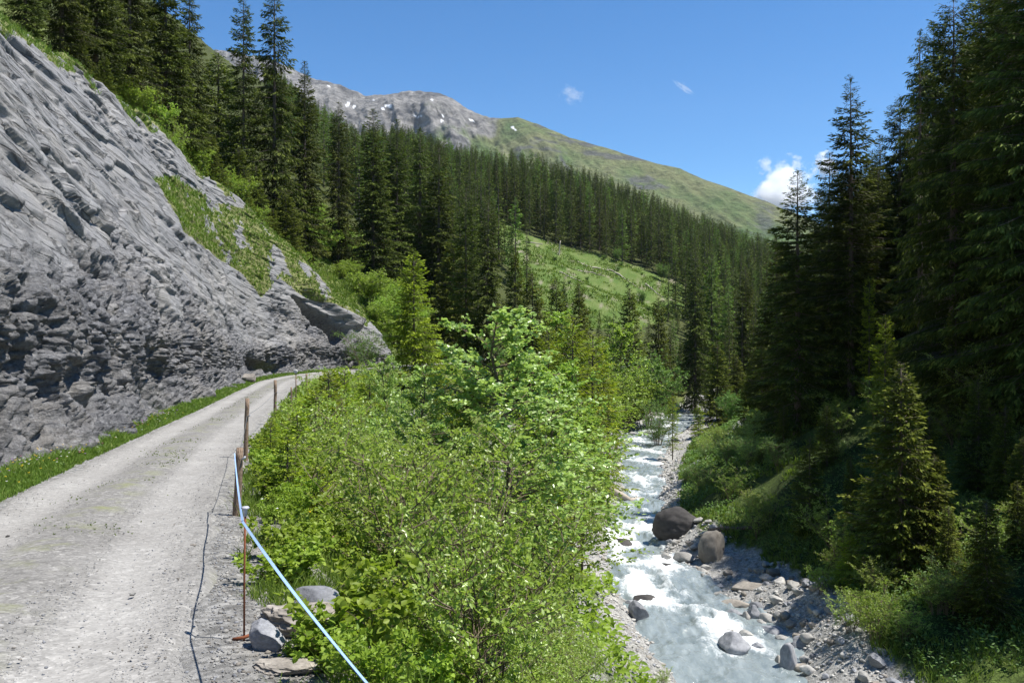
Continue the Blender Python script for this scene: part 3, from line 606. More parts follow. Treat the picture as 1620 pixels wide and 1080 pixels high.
def spruce(seed, h=20.0, rad=2.6, base=0.06, levels=52, nb=6, dens=7.0, sub=3, droop=0.3, ragged=0.25, power=0.8, blade=(0.30, 0.075), hang=0.35, up_top=0.55, bare=0.0):
    r = np.random.default_rng(seed)
    mb = MB(); zt = base * h + (h * 0.985 - base * h) * (np.linspace(0, 1, levels) ** 0.92)
    Z = np.repeat(zt, nb) + r.normal(0, 0.35 * h / levels, levels * nb); n = len(Z)
    t = np.clip((Z - base * h) / (h - base * h), 0, 1)
    az = r.uniform(0, 2 * np.pi, n) ; lump = np.array([1 + 0.0])
    lob = 1 + 0.18 * np.sin(az * 2 + Z * 0.35 + seed) + 0.12 * np.sin(az * 3 - Z * 0.6)
    RR = rad * (1 - t) ** power * r.uniform(1 - ragged * 1.6, 1 + ragged * 0.5, n) * lob * np.clip(0.65 + t * 2.2, 0, 1) + 0.10 + 0.02 * h * (1 - t) * 0.3
    keep = r.uniform(0, 1, n) > bare * (1 - t) ** 2
    Z, t, az, RR = Z[keep], t[keep], az[keep], RR[keep]; n = len(Z)
    a = up_top * sstep(0.55, 1.0, t) - 0.12 + r.normal(0, 0.07, n); b = -droop * (1 - 0.8 * t) ; c = 0.16
    h2 = np.stack([np.cos(az), np.sin(az), 0 * az], -1)
    def pt(s): return h2 * (RR * s)[:, None] + np.array([0, 0, 1]) * (Z + RR * (a * s + b * s ** 2 + c * s ** 3))[:, None]
    # branch sticks (triangular prisms)
    for s0, s1 in ((0, .4), (.4, .75), (.75, 1)):
        p0, p1 = pt(s0), pt(s1); d = norm(p1 - p0); sd = norm(np.cross(d, [0, 0, 1.0])); up = np.cross(sd, d)
        w0, w1 = (0.012 + 0.010 * RR * (1 - s0)), (0.008 + 0.010 * RR * (1 - s1))
        V = np.stack([p0 + sd * w0[:, None], p0 - sd * w0[:, None], p0 + up * w0[:, None], p1 + sd * w1[:, None], p1 - sd * w1[:, None], p1 + up * w1[:, None]], 1).reshape(-1, 3)
        i = np.arange(n)[:, None] * 6
        mb.add(V, np.concatenate([i + np.array([[0, 1, 4, 3]]), i + np.array([[1, 2, 5, 4]]), i + np.array([[2, 0, 3, 5]])]), 1)
    nstick = sum(len(q) for q in mb.Q)
    k = np.maximum(3, (RR * dens).astype(int)); idx = np.repeat(np.arange(n), k)
    s = (np.arange(len(idx)) - np.repeat(np.cumsum(k) - k, k) + r.uniform(0.2, 1.0, len(idx))) / np.repeat(k, k)
    s = np.clip(0.12 + 0.9 * s, 0, 1); side = np.where(r.uniform(0, 1, len(idx)) < 0.5, 1.0, -1.0)
    O = h2[idx] * (RR[idx] * s)[:, None] + np.array([0, 0, 1]) * (Z[idx] + RR[idx] * (a[idx] * s + b[idx] * s ** 2 + c * s ** 3))[:, None]
    Td = norm(h2[idx] + np.array([0, 0, 1]) * (a[idx] + 2 * b[idx] * s + 3 * c * s ** 2)[:, None])
    Sd = norm(np.cross(Td, [0, 0, 1.0])) * side[:, None]
    ang = R(25) + R(45) * (1 - s) * r.uniform(0.5, 1.1, len(idx))
    tl = np.clip((0.16 + 0.30 * (1 - s)) * RR[idx] + 0.10, 0.15, 1.1) * r.uniform(0.7, 1.2, len(idx))
    Dr = norm(Td * np.cos(ang)[:, None] + Sd * np.sin(ang)[:, None] + np.array([0, 0, -1.0]) * (hang * r.uniform(0.3, 1.3, len(idx)))[:, None])
    OO, DD, LL, WW, TT = [], [], [], [], []
    for j in range(sub):
        f = (j + 0.3) / sub
        o = O + Dr * (tl * f)[:, None]; jit = r.normal(0, 0.28, (len(o), 3)); jit[:, 2] -= hang * 0.5
        d = norm(Dr + jit + (Sd * (0.6 if j % 2 else -0.5)) * 0.5)
        OO.append(o); DD.append(d); tp = np.clip(RR[idx] / (0.045 * h), 0.35, 1.0); LL.append(np.maximum(blade[0] * tp, tl / sub * 1.25) * r.uniform(0.7, 1.25, len(o))); WW.append(blade[1] * tp * r.uniform(0.7, 1.4, len(o)))
        TT.append(np.clip(r.normal(0.38, 0.16, len(o)) + 0.45 * sstep(0.65, 1.0, s) + 0.12 * f, 0, 1))
    OO, DD, LL, WW, TT = map(np.concatenate, (OO, DD, LL, WW, TT))
    up = norm(np.array([0, 0, 0.55]) + r.normal(0, 0.8, OO.shape))
    V, Q = blades(OO, DD, up, LL, WW); mb.add(V, Q, 0)
    # leader tip
    top = np.array([[0, 0, h * 0.97]]).repeat(8, 0); dd = norm(np.stack([r.normal(0, .12, 8), r.normal(0, .12, 8), np.ones(8)], -1))
    V, Q = blades(top, dd, norm(r.normal(0, 1, (8, 3))), np.full(8, h * 0.025), np.full(8, blade[1] * .5)); mb.add(V, Q, 0)
    tint = np.concatenate([np.full(nstick, 0.2), TT, np.full(8, 0.6)])
    return dict(V=np.concatenate(mb.V), Q=np.concatenate(mb.Q), m=np.concatenate(mb.mq), tint=tint, h=h)

def trunk_geo(seed, h, r0, wob=0.012, n=8):
    r = np.random.default_rng(seed); s = np.linspace(0, 1, 14)
    P = np.stack([np.cumsum(r.normal(0, wob * h / 14 * 0.5, 14)) * s, np.cumsum(r.normal(0, wob * h / 14 * 0.5, 14)) * s, -0.4 + (h * 0.98 + 0.4) * s], -1)
    rad = r0 * (1 - s) ** 0.85 + 0.012; rad[0] *= 1.35
    return tube(P, rad, n)

PROTO = {}
def proto_tree(key, crown, mat, trunk_r, seed=1, stick='bark'):
    cm = mesh_data(key + ' crown', crown['V'], [crown['Q']], [M[mat], M[stick]], crown['m'], {'tint': crown['tint']})
    V, Fs = trunk_geo(seed, crown['h'], trunk_r); mb = MB(); mb.add(V, Fs); tm = mb.data(key + ' trunk', [M[stick]], True)
    PROTO[key] = (cm, tm, crown['h'])

proto_tree('big1', spruce(1, 24, 3.1, 0.04, 68, 7, 10.0, 3, 0.30, 0.28, 0.70, blade=(0.32, 0.11)), 'spruce', 0.26, 1)
proto_tree('big2', spruce(2, 24, 2.7, 0.06, 64, 7, 10.0, 3, 0.40, 0.35, 0.66, blade=(0.32, 0.10), hang=0.55), 'spruce', 0.26, 2)
proto_tree('dark1', spruce(3, 26, 3.6, 0.05, 72, 7, 13.0, 3, 0.38, 0.32, 0.58, blade=(0.30, 0.075), hang=0.6), 'spruce_dark', 0.30, 3)
proto_tree('open', spruce(4, 25, 3.2, 0.20, 58, 6, 9.5, 3, 0.20, 0.30, 0.72, blade=(0.32, 0.10), hang=0.3, up_top=0.4, bare=0.25), 'spruce', 0.24, 4)
proto_tree('droopy', spruce(5, 24, 2.1, 0.12, 52, 5, 10.0, 3, 0.75, 0.45, 0.55, blade=(0.32, 0.085), hang=1.1, up_top=0.1, bare=0.1), 'spruce_dark', 0.22, 5)
proto_tree('young', spruce(6, 11, 2.3, 0.02, 46, 8, 10.0, 3, 0.15, 0.22, 0.80, blade=(0.22, 0.085), up_top=0.5), 'spruce_mid', 0.14, 6)
proto_tree('young2', spruce(7, 11, 2.8, 0.06, 42, 7, 9.5, 3, 0.22, 0.30, 0.72, blade=(0.24, 0.085), hang=0.3), 'spruce_yellow', 0.14, 7)
proto_tree('sapling', spruce(8, 3.2, 1.0, 0.03, 22, 7, 15.0, 3, 0.05, 0.25, 0.85, blade=(0.13, 0.048), hang=0.12, up_top=0.5), 'spruce_yellow', 0.045, 8)
proto_tree('thin', spruce(9, 12, 1.9, 0.22, 34, 6, 8.0, 3, 0.15, 0.4, 0.55, blade=(0.26, 0.075), hang=0.3, bare=0.25), 'spruce_yellow', 0.12, 9)
proto_tree('larch', spruce(10, 20, 2.5, 0.08, 50, 6, 7.5, 2, 0.15, 0.35, 0.66, blade=(0.36, 0.16), hang=0.35), 'larch', 0.22, 10)
# light versions for the far wood: one mesh each
FARM = {}
def far_mesh(key, crown, mat, tr, seed):
    V, Fs = trunk_geo(seed, crown['h'], tr, n=5); nv = len(crown['V'])
    q = np.concatenate([crown['Q'], Fs[0] + nv]); m = np.concatenate([crown['m'], np.ones(len(Fs[0]))]); ti = np.concatenate([crown['tint'], np.full(len(Fs[0]), .2)])
    FARM[key] = dict(V=np.concatenate([crown['V'], V]), Q=q, m=m, tint=ti, h=crown['h'])
    FARM[key]['me'] = mesh_data(key, FARM[key]['V'], [q], [M[mat], M['bark']], m, {'tint': ti})
far_mesh('fa', spruce(21, 24, 2.7, 0.06, 36, 7, 3.0, 2, 0.35, 0.25, 0.66, blade=(0.5, 0.26), hang=0.5), 'spruce_dark', 0.26, 21)
far_mesh('fb', spruce(22, 24, 2.3, 0.08, 34, 7, 3.0, 2, 0.40, 0.30, 0.62, blade=(0.5, 0.26), hang=0.6), 'spruce_dark', 0.26, 22)
far_mesh('fc', spruce(23, 24, 3.1, 0.06, 34, 6, 2.6, 2, 0.30, 0.25, 0.72, blade=(0.5, 0.26), hang=0.4), 'spruce', 0.26, 23)
far_mesh('fd', spruce(24, 22, 2.9, 0.10, 30, 6, 2.6, 2, 0.2, 0.35, 0.6, blade=(0.5, 0.26), hang=0.4), 'larch', 0.22, 24)

far_mesh('fe', spruce(25, 24, 1.8, 0.16, 30, 6, 3.2, 2, 0.5, 0.45, 0.55, blade=(0.5, 0.22), hang=0.7), 'spruce', 0.22, 25)
far_mesh('ff', spruce(26, 23, 3.3, 0.04, 30, 6, 2.8, 2, 0.25, 0.4, 0.8, blade=(0.55, 0.26), hang=0.35), 'spruce_dark', 0.26, 26)
def tree(key, px, d, py_top=None, h=None, label='', name='spruce_tree', cat='spruce', group=None, wide=1.0, sink=0.15, lean=0.0, rz=None):
    x = (px - 810) / F * d; z = gz(x, d) - sink
    if h is None: h = (500 - py_top) / F * d - z
    cm, tm, ph = PROTO[key]; s = h / ph
    e = empty(name, (x, d, z), label, cat, group, random.uniform(0, 6.28) if rz is None else rz, (s * wide, s * wide, s))
    if lean: e.rotation_euler[1] = lean
    link(bpy.data.objects.new('trunk', tm), e); link(bpy.data.objects.new('crown', cm), e)
    return e

# broadleaf plants -----------------------------------------------------------
def bush(seed, h=2.5, spread=1.3, nstem=7, nsub=9, leafL=0.085, leafW=0.05, perm=26, tree_like=False, r0=0.022, uplift=0.3, twig_len=0.38):
    r = np.random.default_rng(seed); mb = MB(); LO, LD = [], []
    stems = []
    for i in range(nstem):
        a = r.uniform(0, 6.28); out = spread * (r.uniform(0.35, 1.0)) * (0.12 if tree_like else 1); hh = h * (1 if tree_like else r.uniform(0.62, 1.0))
        s = np.linspace(0, 1, 9)[:, None]
        P = np.array([[math.cos(a), math.sin(a), 0]]) * (0.06 * h * (0 if tree_like else 1) + out * s ** 1.4) + np.array([[0, 0, 1]]) * (hh * (s - 0.12 * s ** 3) / 0.88)
        P = P + np.cumsum(r.normal(0, 0.014 * h, P.shape), 0) * s
        P[0, 2] -= 0.3
        stems.append((P, r0 * (1.0 if not tree_like else 1)))
    def emit(P, rad, nl):
        V, Fs = tube(P, rad * np.linspace(1, 0.12, len(P)), 4, False); mb.add(V, Fs)
    for P, rr in stems:
        emit(P, rr, 0)
        ns = nsub
        for j in range(ns):
            f = r.uniform(0.22 if not tree_like else 0.2, 1.0); q = f * (len(P) - 1); k = int(min(q, len(P) - 2)); o = P[k] + (P[k + 1] - P[k]) * (q - k)
            a = r.uniform(0, 6.28); ln = h * twig_len * r.uniform(0.5, 1.1) * (1.15 - 0.85 * f if tree_like else 1.0 - 0.3 * f)
            d = norm(np.array([math.cos(a), math.sin(a), uplift + r.uniform(-0.15, 0.6)]))
            s = np.linspace(0, 1, 5)[:, None]
            B = o + d * ln * s + np.array([[0, 0, 1]]) * (0.12 * ln * s ** 2) + np.cumsum(r.normal(0, 0.03 * ln, (5, 3)), 0) * s
            emit(B, rr * (0.2 if tree_like else 0.42), 0)
            nt = 4
            for tt in range(nt + 1):
                g = r.uniform(0.25, 1); q2 = g * 4; k2 = int(min(q2, 3)); o2 = B[k2] + (B[k2 + 1] - B[k2]) * (q2 - k2)
                d2 = norm(d + r.normal(0, 0.65, 3)) if tt < nt else d
                l2 = ln * r.uniform(0.25, 0.5); C = o2 + d2 * l2 * np.linspace(0, 1, 3)[:, None]
                if tt < nt: emit(C, rr * (0.09 if tree_like else 0.2), 0)
                m = perm // (nt + 1) + 1; g3 = r.uniform(0.05, 1.05, m)[:, None]
                LO.append(o2 + d2 * l2 * g3 + r.normal(0, leafL * 0.28, (m, 3))); LD.append(norm(d2 * 0.6 + r.normal(0, 0.75, (m, 3)) + np.array([0, 0, 0.05])))
    LO = np.concatenate(LO); LD = np.concatenate(LD); n = len(LO)
    L = leafL * r.uniform(0.6, 1.25, n); up = norm(np.array([0, 0, 1.0]) + r.normal(0, 0.55, (n, 3)))
    V, Q = sprays(LO, LD, up, L, leafW * L / leafL, 0.22)
    tint = np.repeat(np.clip(r.normal(0.5, 0.22, n), 0, 1), 2)
    return dict(V=V, Q=Q, tint=tint, sticks=mb, h=h)

BUSH = {}
def proto_bush(key, b, mat, stick='twig'):
    lm = mesh_data(key + ' leaves', b['V'], [b['Q']], [M[mat]], None, {'tint': b['tint']})
    BUSH[key] = (lm, b['sticks'].data(key + ' stems', [M[stick]]), b['h'])
proto_bush('alder1', bush(31, 2.6, 1.3, 9, 12, 0.070, 0.044, 40), 'alder')
proto_bush('alder2', bush(32, 2.6, 1.5, 8, 12, 0.062, 0.036, 42), 'alder')
proto_bush('alder3', bush(33, 2.6, 1.1, 8, 13, 0.078, 0.04, 38), 'sallow')
proto_bush('sallow1', bush(34, 2.6, 1.2, 8, 12, 0.066, 0.037, 40), 'sallow')
proto_bush('willow1', bush(35, 2.6, 1.5, 11, 12, 0.11, 0.03, 34), 'willow')
proto_bush('slopealder', bush(41, 4.0, 2.0, 12, 14, 0.17, 0.11, 34, r0=0.025), 'alder')
proto_bush('herb1', bush(36, 0.75, 0.45, 11, 5, 0.075, 0.034, 20, r0=0.006, uplift=0.5), 'herb')
proto_bush('herb2', bush(37, 0.6, 0.4, 10, 5, 0.065, 0.048, 18, r0=0.006, uplift=0.2), 'herb')
proto_bush('aspen', bush(38, 8.5, 1.8, 1, 100, 0.10, 0.075, 96, True, 0.09, 0.25, 0.30), 'aspen')
proto_bush('birch', bush(39, 8.5, 1.6, 1, 90, 0.13, 0.085, 74, True, 0.09, 0.35, 0.30), 'alder')
proto_bush('roundbush', bush(40, 5.0, 2.4, 12, 16, 0.17, 0.11, 34, r0=0.03), 'willow')

def shrub(key, x, y, h, label, name='shrub', cat='shrub', group=None, wide=1.0, sink=0.05, parts=('stems', 'foliage')):
    lm, sm, ph = BUSH[key]; s = h / ph
    e = empty(name, (x, y, gz(x, y) - sink), label, cat, group, random.uniform(0, 6.28), (s * wide, s * wide, s))
    link(bpy.data.objects.new(parts[0], sm), e); link(bpy.data.objects.new(parts[1], lm), e)
    return e

# ------------------------------------------------------------------ single trees (px of the stem, metres away, top row)
def behind_rim(px, back=1.5):
    d = np.arange(25, 120, .25); x = (px - 810) / F * d; k = np.nonzero(x < rim_x(d) - back)[0]
    return float(d[k[0]]) if len(k) else 90.0
LEFT = [  # key, px, d, top, label, width
 ('big1', 40, 47, -160, 'tall dark spruce on the rock rim, closest to the top of the bare slab', 1.1),
 ('big2', 98, 49, -230, 'tall dark spruce on the rock rim behind the low spruce thicket', 1.15),
 ('big1', 152, 57, -200, 'thick dark spruce on the rock rim above the slab corner, second of the four tallest', 1.1),
 ('big2', 205, 62, -150, 'broad dark spruce in the middle of the tall row on the rock rim', 1.2),
 ('big1', 262, 68, -130, 'broad spruce at the sky edge of the tall row on the rock rim', 1.15),
 ('big2', 300, 73, -30, 'spruce whose side touches the sky gap on the rock rim', 1.05),
 ('young', 345, 92, 82, 'short spruce filling the sky gap between two taller spruces', 1.2),
 ('open', 385, 86, -25, 'slender spruce with open layered top, first of the pair beside the sky gap', 0.8),
 ('big2', 434, 88, -35, 'slender spruce with dense pointed crown, second of the pair beside the sky gap', 0.95),
 ('big1', 482, 99, 94, 'dark spruce standing just before the grey peak', 0.95),
 ('big2', 536, 116, 158, 'dark spruce with blunt top under the snow streaked peak', 1.0),
 ('big1', 590, 120, 170, 'broad dark spruce with spread lower boughs left of the mountain saddle', 1.1),
 ('big1', 628, 126, 186, 'dark spruce shoulder to shoulder with the broad spruce under the summit', 1.0),
 ('big2', 664, 132, 198, 'dark spruce at the end of the front row below the mountain summit', 1.15),
 ('big1', 694, 128, 226, 'last dark spruce of the front row before the distant wood begins', 1.1),
 ('open', 737, 86, 290, 'tall feathery spruce by the track, left one of the tall twins', 0.85),
 ('big2', 772, 84, 306, 'tall ragged spruce by the track, right one of the tall twins', 1.0),
 ('young2', 655, 76, 396, 'yellow green spruce standing alone beside the track bend', 1.0),
 ('young', 718, 104, 372, 'dark young spruce tucked behind the tall twins', 1.0),
 ('young', 815, 110, 392, 'slim spruce before the edge of the grassy clearing', 0.75),
 ('young', 842, 92, 432, 'pointed dark spruce below the grassy clearing', 0.9),
 ('young', 880, 118, 440, 'slim spruce with a needle thin top against the clearing', 0.75),
 ('young', 916, 112, 448, 'spruce with narrow spire against the lower clearing', 0.8),
 ('thin', 906, 51, 500, 'thin half bare spruce with visible trunk rising from the thicket', 1.0),
 ('thin', 938, 55, 528, 'yellowish thin spruce leaning over the stream from the near bank', 1.25),
 ('thin', 868, 57, 520, 'thin brownish spruce inside the birch leaves of the near bank', 1.0),
 ('thin', 962, 62, 590, 'small yellowish spruce at the waterside bend', 1.2),
 ('young', 996, 150, 455, 'dark spruce on the valley floor just under the clearing', 0.95),
 ('young', 1042, 165, 470, 'dark spruce on the valley floor, right of the one below the clearing', 0.8),
 ('larch', 1126, 172, 395, 'pale green larch among the dark valley spruces', 0.9),
 ('big2', 1100, 168, 390, 'tall dark spruce beside the pale green larch', 0.9),
 ('larch', 1152, 160, 450, 'smaller light green larch behind the waterside spruce', 0.9),
 ('big1', 1180, 150, 420, 'dark spruce at the edge of the shaded slope by the far pool', 0.9),
 ('young', 1135, 112, 540, 'pointed young spruce standing on the gravel by the far pool', 1.0),
 ('young', 1165, 118, 560, 'young spruce just behind the pointed waterside spruce', 1.0),
 ('thin', 1064, 93, 628, 'lone little spruce with a bare stem on the gravel island', 0.9),
 ('young2', 1105, 104, 640, 'yellow green sapling spruce beside the lone bare stemmed one', 1.0),
]
for key, px, d, top, lab, w in LEFT:
    if px < 500: d = max(d, behind_rim(px, 3.0))
    tree(key, px, d, top, label=lab, wide=w, group='spruces along the track side of the valley', name='larch_tree' if key == 'larch' else 'spruce_tree', cat='larch' if key == 'larch' else 'spruce')
RIGHT = [
 ('big1', 1262, 60, 266, 'bushy green spruce at the end of the shaded wood with sunlit boughs', 1.25),
 ('big2', 1228, 68, 372, 'dark spruce hidden behind the bushy one at the end of the shaded wood', 1.1),
 ('big2', 1312, 69, 236, 'dark spruce between the bushy spruce and the tall open topped one', 1.0),
 ('open', 1346, 58, 118, 'tall spruce with open layered top and bare lower trunk', 1.15),
 ('big1', 1392, 72, 210, 'dark spruce seen behind the bare trunk of the open topped one', 1.0),
 ('droopy', 1456, 53, 42, 'thin spruce with drooping ragged branches against the sky', 0.95),
 ('dark1', 1508, 47, -14, 'massive dark spruce with broad crown beside the drooping one', 1.0),
 ('dark1', 1552, 55, -40, 'dark spruce directly behind the massive one', 1.0),
 ('dark1', 1592, 44, -60, 'dark spruce at the picture edge with boughs cut by the frame', 1.1),
 ('dark1', 1645, 41, -160, 'dark spruce mostly outside the picture, only its boughs seen', 1.1),
 ('dark1', 1424, 66, 150, 'dark spruce filling the gap under the drooping one', 1.1),
 ('dark1', 1475, 74, 90, 'shaded spruce deep in the wood between the drooping and massive ones', 1.2),
 ('dark1', 1540, 70, 20, 'shaded spruce deep in the wood behind the massive one', 1.2),
 ('dark1', 1600, 66, -30, 'shaded spruce deep in the wood at the upper picture corner', 1.2),
 ('dark1', 1380, 84, 235, 'shaded spruce on the upper slope behind the open topped one', 1.1),
 ('dark1', 1300, 84, 300, 'shaded spruce on the upper slope behind the bushy one', 1.1),
 ('young', 1425, 35, 574, 'yellow green spruce in full view on the lower shaded slope, biggest of the young ones', 1.25),
 ('young', 1512, 45, 486, 'slim young spruce with open whorls before the dark wood', 0.85),
 ('young', 1281, 45, 690, 'small spruce with sunny tip by the gravel bar', 1.05),
 ('young', 1346, 43, 722, 'tiny bright spruce top beside the biggest young spruce', 0.7),
 ('young', 1590, 36, 640, 'dim young spruce low at the picture edge', 1.0),
 ('young2', 1560, 33, 820, 'brownish low spruce in the dark lower corner', 1.0),
 ('thin', 1375, 55, 440, 'crooked half dead spruce beside the bare trunk', 0.6),
 ('young', 1205, 80, 520, 'spruce edge tree above the grey scree rib', 1.0),
 ('young', 1190, 92, 560, 'smaller spruce at the top of the grey scree rib', 1.0),
]
RIGHT += [('young', 1560, 29, 790, 'dim spruce in the lowest corner of the dark slope', 1.2), ('young2', 1345, 36, 840, 'low spruce with spread boughs between the gravel and the biggest young one', 1.2), ('young', 1478, 34, 720, 'dim spruce just behind the biggest young one', 1.1), ('young', 1620, 34, 690, 'tall dim young spruce cut by the picture edge', 1.2),
 ('young', 1470, 40, 650, 'young spruce standing behind the shoulder of the biggest young one', 1.0), ('young', 1548, 40, 600, 'young spruce halfway up the dark slope near the picture edge', 1.0),
 ('young', 1308, 50, 640, 'dim young spruce up the slope from the small sunny tipped one', 1.0), ('young', 1240, 56, 640, 'dim young spruce above the brown boulder', 1.1), ('young', 1610, 31, 760, 'dim spruce cut by the picture edge low on the slope', 1.1),
 ('young', 1500, 31, 800, 'dim spruce low on the slope under the slim one', 1.0), ('thin', 1400, 50, 500, 'thin dim spruce beside the bare trunk', 0.9), ('young', 1205, 58, 700, 'low dim spruce on the bank above the dark boulder', 1.2)]
for key, px, d, top, lab, w in RIGHT:
    tree(key, px, d, top, label=lab, wide=w, group='spruces of the shaded wood across the stream', name='spruce_tree')

r = np.random.default_rng(71); cw = []
for i in range(3000):
    y = r.uniform(14, 110); x = float(bar_r(y)) + r.uniform(13 if y < 44 else 9, 46); px = 810 + F * x / y
    if px < 1330 or px > 2300 or any((x - a) ** 2 + (y - b) ** 2 < (18 if y < 48 and px > 1660 else 40) for a, b in cw): continue
    if px < 1660 and y < 58: continue
    if 29 < y < 47 and x < float(bar_r(y)) + 17.5: continue
    cw.append((x, y)); hh = r.uniform(20, 28)
    if px < 1450: hh = min(hh, (500 - 260) / F * y - gz(x, y))
    if hh < 8: continue
    tree('dark1', px, y, h=hh, label='dark spruce in the closed wood at the picture edge' if px > 1560 else 'shaded spruce deep in the closed wood beyond the stream', wide=1.15, group='dark spruces of the closed wood')
print('closed wood', len(cw))
for i in range(2500):
    if i == 0: sw = []
    y = r.uniform(28, 95); x = float(bar_r(y)) + r.uniform(1.5, 24); px = 810 + F * x / y
    if px > 1640 or px < 1090 or any((x - a) ** 2 + (y - b) ** 2 < 5 + .05 * y for a, b in sw): continue
    if len(sw) > 75: break
    sw.append((x, y)); shrub(['alder1', 'willow1', 'sallow1', 'alder2'][i % 4], x, y, r.uniform(1.0, 2.4), 'shrub in the shade of the wood on the slope across the stream', 'shrub', 'shrub', 'shrubs on the shaded slope', 1.3)
# low young spruces over the rim, and saplings by the fence
for i, (px, d, top, lab) in enumerate([
  (165, 47, 90, 'low bushy spruce at the top edge of the slab'), (212, 54, 130, 'low bushy spruce hanging over the rim beside the slab corner'),
  (292, 62, 195, 'young spruce on the rim just past the slab corner'), (335, 66, 215, 'young spruce in the dip of the rim'),
  (378, 70, 235, 'bright young spruce on the rim above the grassy streak'), (405, 74, 262, 'small spruce at the rim above the broken ledges'),
  (452, 79, 300, 'young spruce below the slender pair on the rim'), (240, 60, 150, 'small dark spruce under the tall row on the rim'),
  (130, 47, 60, 'young spruce under the tall row near the top of the slab'), (432, 76, 330, 'smallest spruce on the rim')]):
    d = behind_rim(px, 1.2 + 0.5 * (i % 3)); z0 = 500 - F * gz((px - 810) / F * d, d) / d
    tree('young', px, d, min(top, z0 - 55), label=lab, wide=1.25, group='young spruces on the rock rim')
for px, d, top, lab in [
  (428, 15.5, 668, 'bright yellow sapling just past the second fence post'), (470, 13.5, 655, 'yellow spruce sapling beside the wooden posts, widest of the row'),
  (500, 19, 620, 'yellow spruce sapling behind the fence in the middle of the row'), (520, 25, 590, 'green spruce sapling near the far fence posts'),
  (455, 11.2, 690, 'yellow spruce sapling leaning over the verge by the first post'), (502, 11.5, 735, 'drooping yellow spruce sapling in the thicket edge'),
  (545, 30, 588, 'farthest spruce sapling of the fence row'), (838, 29, 640, 'spruce sapling poking out of the birch leaves'),
  (705, 27, 610, 'spruce sapling in the middle of the leafy thicket'), (585, 34, 596, 'pale spruce sapling at the edge of the eroded gully')]:
    hs = (500 - top) / F * d - gz((px - 810) / F * d, d)
    tree('sapling' if hs < 3.6 else 'young2', px, d, max(top, 0), label=lab, name='spruce_sapling', cat='sapling', group='spruce saplings by the fence', wide=1.1)

# broadleaf trees
def leafy(key, px, d, top, lab, wide=1.0, cat='tree', name='leafy_tree', group=None):
    x = (px - 810) / F * d; z = gz(x, d); h = (500 - top) / F * d - z
    shrub(key, x, d, h, lab, name, cat, group, wide, 0.1, ('trunk', 'crown') if key in ('aspen', 'birch') else ('stems', 'foliage'))
for a in [('aspen', 795, 19.5, 512, 'pale leaved aspen with glinting crown, highest of the near thicket', 1.5),
          ('birch', 860, 26, 590, 'light green birch spreading right of the pale aspen', 1.3), ('birch', 735, 21, 590, 'light green birch left of the pale aspen', 1.2),
          ('aspen', 665, 20, 592, 'small pale aspen before the yellow green spruce', 1.2), ('birch', 905, 30, 660, 'leafy birch over the bare trunks by the stream', 1.4),
          ('aspen', 610, 27, 572, 'slim aspen beside the eroded gully', 0.9), ('birch', 975, 100, 520, 'bright birch on the near bank beyond the yellowish spruce', 1.3),
          ('birch', 948, 84, 545, 'birch behind the yellowish leaning spruce', 1.3), ('birch', 880, 100, 500, 'leafy birch under the slim spruces', 1.5),
          ('birch', 838, 105, 510, 'leafy tree behind the aspen top', 1.5), ('aspen', 1195, 62, 650, 'ash sapling by the scree rib', 1.2),
          ('roundbush', 1022, 135, 566, 'big round willow on the valley floor where the stream bends', 1.0), ('slopealder', 988, 128, 590, 'willow beside the big round one', 1.0),
          ('roundbush', 1160, 105, 620, 'pale willow near the far pool', 0.9)]:
    leafy(*a)
for a in [('willow1', 1085, 71, 735, 'willow bush overhanging the stream below the scree rib', 1.1), ('willow1', 1120, 76, 700, 'willow bush higher on the scree rib', 1.2),
          ('sallow1', 1200, 47, 790, 'light leaved shrub above the gravel bar', 1.0), ('sallow1', 1440, 32, 985, 'pale leaved shrub at the bottom of the dark slope', 1.2),
          ('sallow1', 1585, 43, 545, 'pale leaved tree shrub before the darkest wood', 1.2), ('sallow1', 1560, 40, 690, 'leafy shrub halfway up the dark slope', 1.1),
          ('sallow1', 1572, 34, 905, 'pale sprig alone in the dark lower corner', 0.7), ('alder1', 1385, 52, 625, 'green shrub by the bare trunk', 1.3),
          ('alder2', 1325, 41, 780, 'shrub between the two small spruces by the gravel', 1.1), ('alder1', 1350, 33, 930, 'shrub under the biggest young spruce', 1.2),
          ('alder2', 1250, 48, 860, 'low shrub behind the brown boulder', 1.2), ('alder1', 1130, 62, 770, 'low shrub above the dark boulder', 1.3),
          ('alder1', 1440, 56, 585, 'green shrub on the sunlit shoulder of the dark slope', 1.3), ('alder2', 1490, 34, 860, 'shrub behind the biggest young spruce', 1.3),
          ('willow1', 575, 80, 528, 'grey green shrub at the corner of the rock face', 1.2), ('willow1', 1040, 108, 640, 'small willow on the gravel island', 0.9)]:
    leafy(*a, cat='shrub', name='shrub')
for i, (px, d, h) in enumerate([(1345, 31, 1.5), (1385, 30, 1.9), (1430, 29.5, 1.4), (1480, 30, 1.8), (1530, 30, 1.3), (1575, 31, 2.0), (1395, 33, 1.6), (1460, 34, 1.3), (1540, 35, 1.7), (1605, 33, 1.5), (1300, 36, 1.2), (1330, 38, 1.4)]):
    shrub(['sallow1', 'alder1', 'alder2'][i % 3], (px - 810) / F * d, d, h, 'leafy shrub at the foot of the dark slope beside the lower gravel', 'shrub', 'shrub', 'shrubs at the foot of the dark slope', 1.2)
